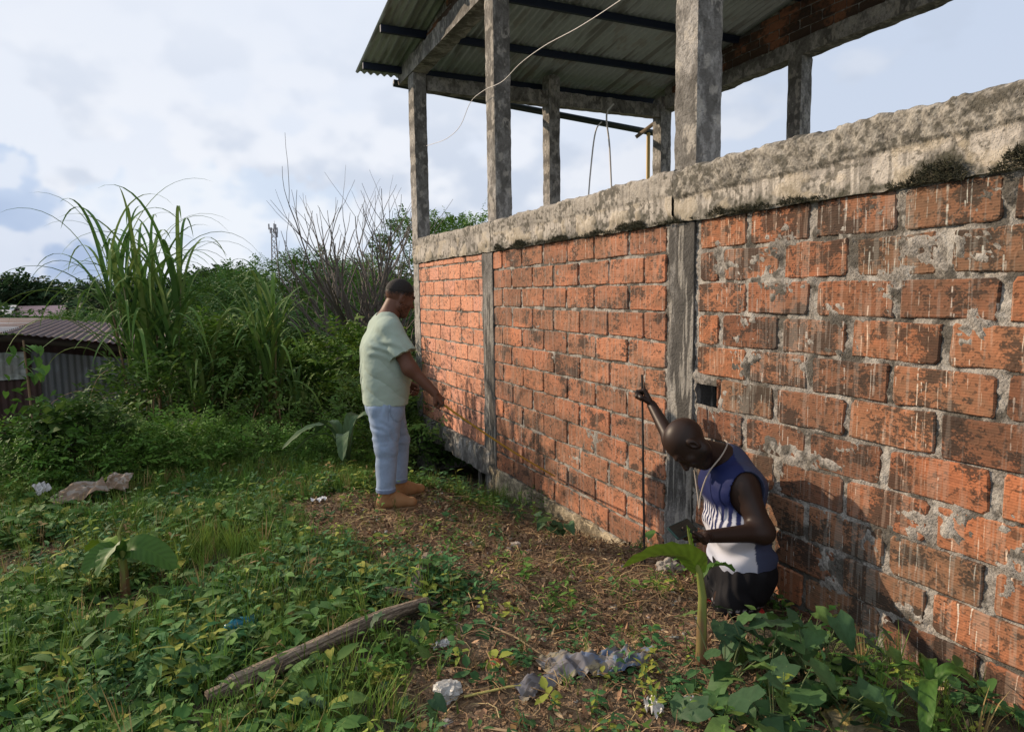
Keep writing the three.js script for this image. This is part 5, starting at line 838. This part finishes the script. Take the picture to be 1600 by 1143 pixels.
{
  const x = 2.52, z = -1.62, y = G(x, z), t = thing('banana_seedling', 'tiny banana shoot with yellow-green leaves against the lowest bricks', 'banana plant', [x, y, z]); part('stem', limb([[0, -.02, 0, .010], [.01, .1, .0, .008], [.02, .18, 0, .004]], 7), stemM, t);
  for (const [a, l] of [[2.6, .20], [.4, .17], [4.2, .15], [5.6, .18]]) part('leaf', bananaLeaf([[.01, .12, 0], [Math.cos(a) * l * .4, .22, Math.sin(a) * l * .4], [Math.cos(a) * l, .17, Math.sin(a) * l], [Math.cos(a) * l * 1.35, .09, Math.sin(a) * l * 1.35]], .06, rr(-.4, .4), .3), pick([banM, banD]), t);
}
// broad wild leaves at the foot of the far shrubs
{ const x = 1.28, z = -7.0, y = G(x, z), t = thing('broad_leaf_plant', 'plant with long broad grey-green leaves behind the jeans', 'plant', [x, y, z]), m = leafMat([.085, .15, .075], { map: banT, roughness: .5 }); for (const [a, l, h] of [[2.9, .5, .58], [3.5, .4, .46], [.5, .5, .66], [4.4, .5, .55], [1.8, .45, .5], [5.3, .5, .6]]) { part('leaf', bananaLeaf([[0, .1, 0], [Math.cos(a) * l * .35, h, Math.sin(a) * l * .35], [Math.cos(a) * l * .8, h, Math.sin(a) * l * .8], [Math.cos(a) * l * 1.3, h - .16, Math.sin(a) * l * 1.3]], .13, rr(-.3, .3), .25), m, t); } part('stem', limb([[0, -.05, 0, .03], [0, .2, 0, .02]], 7), stemM, t); }
// climber on a stick above the shed wall
{ const x = -1.62, z = -8.2, y = G(x, z), t = thing('climber', 'bright leafy climber twining up a thin stick before the shed', 'climber', [x, y, z]); part('stick', limb([[0, 0, 0, .016], [.02, 1.2, 0, .013], [.0, 2.05, 0, .009]], 6), stalkDry, t); const G2 = leafGeo(1, .8, { n: 4, heart: 1, fold: .2, droop: .3 }), M2 = [leafMat([.10, .22, .035]), leafMat([.065, .15, .03])]; for (let i = 0; i < 70; i++) { const yy = rr(.5, 2.0), a = rnd() * 6.28, r = rr(.04, .26), m = part('leaf', G2, pick(M2), t); m.position.set(Math.cos(a) * r, yy, Math.sin(a) * r); m.rotation.set(rr(.1, 1.1), a, rr(-.4, .4), 'YXZ'); m.scale.setScalar(rr(.07, .13)); } }
// tall thin weeds standing in the bank
for (const [x, z, h, l] of [[1.55, -7.7, 1.35, 'slender branching weed with small leaves by the house corner'], [-.9, -7.5, .8, 'slender branching weed beside the tall cane']]) { const y = G(x, z), t = thing('tall_weed', l, 'weed', [x, y, z]), a = []; for (let i = 0; i < 5; i++) { const b = rnd() * 6.28; a.push(limb([[0, h * .15 * i, 0, .006], [Math.cos(b) * .12, h * (.15 * i + .2), Math.sin(b) * .12, .004], [Math.cos(b) * .22, h * (.15 * i + .4), Math.sin(b) * .22, .002]], 4)); } part('stem', mergeGeometries(a), stemM, t); foliage(t, [[0, h * .55, 0, .26, h * .42, .26]], 'fine', 900, [.085, .16, .03]); }

// fallen log, branch stubs and sticks
const woodT = colourMap(256, 512, (u, v) => { const k = .8 + .5 * fbm(u * 26, v * 3, 4) + .15 * n2(u * 90, v * 60); return mix3([.26 * k, .205 * k, .15 * k], [.07, .05, .035], sm(.18, .36, fbm(u * 18 + 4, v * 4, 3)) * .8); }), wood = std([1, 1, 1], { map: woodT, bumpMap: grainB, bumpScale: .01, roughness: 1 });
function logGeo(pts, r0, r1, n = 28) { const cv = new THREE.CatmullRomCurve3(pts.map((p) => V(...p))), a = []; for (let i = 0; i <= n; i++) { const t = i / n, p = cv.getPoint(t); a.push([p.x, p.y, p.z, mix(r0, r1, t) * (1 + .14 * n2(t * 9, r0 * 90)) * (t < .04 ? .55 : 1)]); } const g = limb(a, 14), p = g.attributes.position; for (let i = 0; i < p.count; i++) { const x = p.getX(i), y = p.getY(i), z = p.getZ(i), k = .12 * r0 * fbm3(x * 30, y * 60, z * 30, 2); p.setXYZ(i, x + k, y + k, z + k); } g.computeVertexNormals(); return g; }
const gp = (x, z, h) => [x, G(x, z) + h, z];
single('log', logGeo([gp(-.06, -2.80, .05), gp(.26, -2.93, .085), gp(.52, -3.02, .10), gp(.80, -3.15, .09), gp(.98, -3.25, .06)], .046, .028), wood, 'weathered fallen log lying among the weeds', 'log');
single('branch', logGeo([gp(.95, -3.40, .03), gp(1.04, -3.55, .09), gp(1.13, -3.72, .11)], .042, .030, 10), wood, 'short broken piece of branch leaning in the weeds behind the log', 'branch');
single('branch', logGeo([gp(.80, -3.42, .10), gp(.93, -3.34, .06), gp(1.04, -3.27, .02)], .026, .016, 10), wood, 'thin forked dead branch crossing the end of the log', 'branch');
for (const [x, z, a, l, r, lab] of [[.42, -2.35, 2.0, .20, .006, 'short pale stick in the weeds below the log'], [1.05, -2.42, .2, .34, .0055, 'yellowish thin cane lying below the rag'], [1.25, -2.75, 1.2, .42, .005, 'thin brown stick across the bare soil above the rag'], [.95, -2.15, .9, .22, .007, 'short brown stick on the soil beside the crumpled plastic'], [1.75, -3.6, 2.4, .36, .006, 'dry stick on the soil by the measuring rod'], [.75, -4.7, .4, .5, .008, 'dry stick near the tan boots'], [-.1, -6.5, 2.6, .7, .01, 'long dry cane leaf rib lying before the undergrowth'], [.62, -2.08, .5, .2, .009, 'pale broken stick at the edge of the grass']]) { const c = Math.cos(a) * l / 2, s = Math.sin(a) * l / 2; single('stick', limb([[...gp(x - c, z - s, .02), r], [...gp(x + .01, z + .01, .03), r * .95], [...gp(x + c, z + s, .022), r * .7]], 6), std(lab.includes('yellow') ? [.36, .32, .10] : [.30, .21, .12]), lab, 'stick'); }

// crumpled sheets: a folded height field with two skins
function crumple(n, w, l, h, f, keep, seedOff) {
  const pos = [], uv = [], idx = [], id = new Map(), put = (i, j) => { const k = i * 999 + j; if (!id.has(k)) { const u = i / n, v = j / n * l / w, x = (u - .5) * w, z = (j / n - .5) * l, ang = 2.2 * fbm(u * 2 + seedOff, v * 2 + 5, 2), q = fbm(u * f + seedOff, v * f, 3), r = Math.abs(fbm((u * Math.cos(ang) + v * Math.sin(ang)) * f * 1.9 + 9 + seedOff, (v * Math.cos(ang) - u * Math.sin(ang)) * f * .6, 4)) * 1.5; id.set(k, pos.length / 3); pos.push(x + .25 * h * fbm(v * f * 1.3, u * f + seedOff, 2), h * (.45 + q * .9 + (.5 - r) * .8), z + .25 * h * fbm(u * f * 1.2 + 3, v * f + seedOff, 2)); uv.push(u, j / n); } return id.get(k); };
  for (let i = 0; i < n; i++) for (let j = 0; j < n; j++) if (keep((i + .5) / n, (j + .5) / n)) { const a = put(i, j), b = put(i + 1, j), c = put(i + 1, j + 1), d = put(i, j + 1); idx.push(a, d, b, b, d, c); } return geoFrom(pos, idx, uv);
}
{ // rag
  const x = 1.42, z = -2.42, m = fabric([1, 1, 1], { map: colourMap(256, 256, (u, v) => { const a = fbm(u * 5, v * 5, 4), b = fbm(u * 11 + 5, v * 11, 3); let c = mix3([.15, .145, .155], [.24, .20, .12], sm(-.1, .25, a)); c = mix3(c, [.10, .15, .25], sm(.05, .2, b) * .9 * sm(.3, .7, u)); return mix3(c, [.06, .05, .045], sm(.2, .32, fbm(u * 17, v * 17 + 3, 3)) * .7); }) }), g = crumple(56, .72, .30, .055, 7, (u, v) => { const e = Math.hypot((u - .5) * 2, (v - .5 + .22 * Math.sin(u * 5)) * 2.3) + .35 * fbm(u * 6 + 3, v * 6, 2); return e < .95 && !(u < .3 && v < .35); }, 0);
  const o = single('rag', g, m, 'torn grey-blue rag crumpled on the bare soil', 'rag'); const p = g.attributes.position; o.position.set(x, 0, z); o.rotation.y = .15; for (let i = 0; i < p.count; i++) { const c = Math.cos(.15), s = Math.sin(.15), X = x + p.getX(i) * c + p.getZ(i) * s, Z = z - p.getX(i) * s + p.getZ(i) * c; p.setY(i, p.getY(i) + G(X, Z) - .004); } g.computeVertexNormals();
}
const ball = (r, f, amp, flat, k) => { const g = new THREE.IcosahedronGeometry(r, f > 2 ? 5 : 12), p = g.attributes.position; for (let i = 0; i < p.count; i++) { const d = V(p.getX(i), p.getY(i), p.getZ(i)).divideScalar(r), e = 1 + amp * (Math.abs(fbm3(d.x * f + k, d.y * f, d.z * f, 4)) * 2.4 - .5); p.setXYZ(i, d.x * r * e * 1.15, d.y * r * e * flat, d.z * r * e); } g.computeVertexNormals(); return g; };
const put = (o, x, z, h, ry = 0) => { o.position.set(x, G(x, z) + h, z); o.rotation.y = ry; return o; };
put(single('plastic_bag', ball(.052, 2.2, .42, .62, 2), new THREE.MeshPhysicalMaterial({ color: lin(.42, .42, .40), roughness: .45, transmission: .25, thickness: 0, side: THREE.DoubleSide }), 'small crumpled clear-white plastic bag on the brown soil', 'litter'), .83, -2.50, .03);
put(single('plastic_bottle', (() => { const g = mergeGeometries([new THREE.LatheGeometry([[.001, 0], [.03, 0], [.032, .01], [.031, .06], [.033, .08], [.031, .12], [.014, .155], [.013, .17], [.0, .171]].map((p) => new THREE.Vector2(...p)), 18)]); g.rotateZ(1.35); g.rotateY(.6); return g; })(), new THREE.MeshPhysicalMaterial({ color: lin(.05, .30, .42), roughness: .25, transmission: .4, thickness: 0, side: THREE.DoubleSide }), 'blue plastic bottle half hidden in the grass', 'bottle'), .16, -3.42, .05);
put(single('brick_shard', ball(.024, 1.4, .35, .6, 5), std([.42, .12, .05]), 'small orange-red brick shard on the soil', 'brick shard'), 1.09, -2.62, .018);
put(single('stone', ball(.085, 1.6, .3, .55, 9), std([1, 1, 1], { map: colourMap(128, 128, (u, v) => mix3([.30, .22, .07], [.16, .13, .07], sm(-.1, .2, fbm(u * 9, v * 9, 4)))) }), 'yellow-brown lichen-covered stone below the vines', 'stone'), 2.14, -1.66, .02);
put(single('stone', ball(.030, 1.6, .3, .7, 13), std([.30, .32, .33]), 'small grey stone on the litter beside the young banana plant', 'stone'), 1.70, -2.06, .012);
put(single('stone', ball(.034, 1.6, .3, .7, 16), std([.34, .30, .26]), 'pale rounded stone on the bare soil before the plinth', 'stone'), 1.95, -4.25, .015);
put(single('stone', ball(.075, 1.6, .35, .8, 18), std([.26, .24, .21]), 'broken lump of pale concrete at the foot of the dark column', 'stone'), 2.72, -3.52, .02);
put(single('plastic_scrap', crumple(14, .13, .08, .03, 4, (u, v) => Math.hypot(u - .5, v - .5) < .48, 4), std([.62, .62, .62], { roughness: .5 }), 'white plastic scrap lying near the tan boots', 'litter'), .80, -5.62, .015);
put(single('plastic_scrap', crumple(14, .10, .06, .03, 4, (u, v) => Math.hypot(u - .5, v - .5) < .48, 8), std([.45, .45, .45], { roughness: .5 }), 'grey plastic scrap on the soil above the crumpled bag', 'litter'), .92, -2.83, .012);
put(single('plastic_scrap', crumple(14, .07, .10, .04, 4, (u, v) => Math.hypot(u - .5, v - .5) < .48, 12), std([.55, .53, .50], { roughness: .5 }), 'cream scrap of packaging on the litter below the rag', 'litter'), 1.52, -2.05, .012);
{ const o = thing('cardboard_box', 'flattened torn cardboard box at the edge of the undergrowth', 'box', gp(-1.0, -6.55, .09)), m = std([1, 1, 1], { map: colourMap(128, 128, (u, v) => { const k = .85 + .3 * fbm(u * 9, v * 14, 4); return mix3([.22 * k, .155 * k, .105 * k], [.3, .28, .25], sm(.15, .3, fbm(u * 5 + 7, v * 5, 3)) * .6); }) });
  const flap = (w, l, h, s) => crumple(22, w, l, h, 2.4, () => true, s); const a = part('panel', flap(.40, .22, .07, 1), m, o); a.rotation.set(.35, .3, .1); const b = part('flap', flap(.20, .16, .06, 5), m, o); b.position.set(.30, .06, -.02); b.rotation.set(.9, -.4, .3); const c = part('flap', flap(.10, .10, .05, 8), std([.45, .45, .44]), o, 'white torn flap'); c.position.set(-.26, .08, .02); c.rotation.set(.8, .6, -.3); }
// moss tufts along the lower edge of the near ring beam, and small plants rooted on the wall
{
  const mt = [tuft(9, .03, .004, 1.2), tuft(8, .022, .005, 1.4)];
  const g = new THREE.Group(); g.name = 'moss'; scene.add(g); tag(g, 'dark moss tufts growing along the lower edge of the concrete ring beam', 'moss', null, 'stuff');
  scatter('moss', mt, std([1, 1, 1], { roughness: 1 }), '', '', 9000, () => { const z = rr(-6.9, -.5), thick = .10 * Math.max(0, fbm(z * 5 + 2, 9, 4) + (z > -3.8 ? .30 + .12 * (z + 2.6) : .06)); if (rnd() > thick * 9) return; const y = 2.165 + rnd() * thick; return { p: V(W - .040 - rr(0, .014), y, z), s: rr(.35, 1.0), c: pick([() => C(.035, .036, .018), () => C(.06, .055, .03), () => C(.025, .026, .014)])(), roll: rr(.7, 1.7), pitch: rr(-.6, .6), yaw: rr(-.4, .4) }; }, g);
}
//@@NEXT
renderer.render(scene, camera);
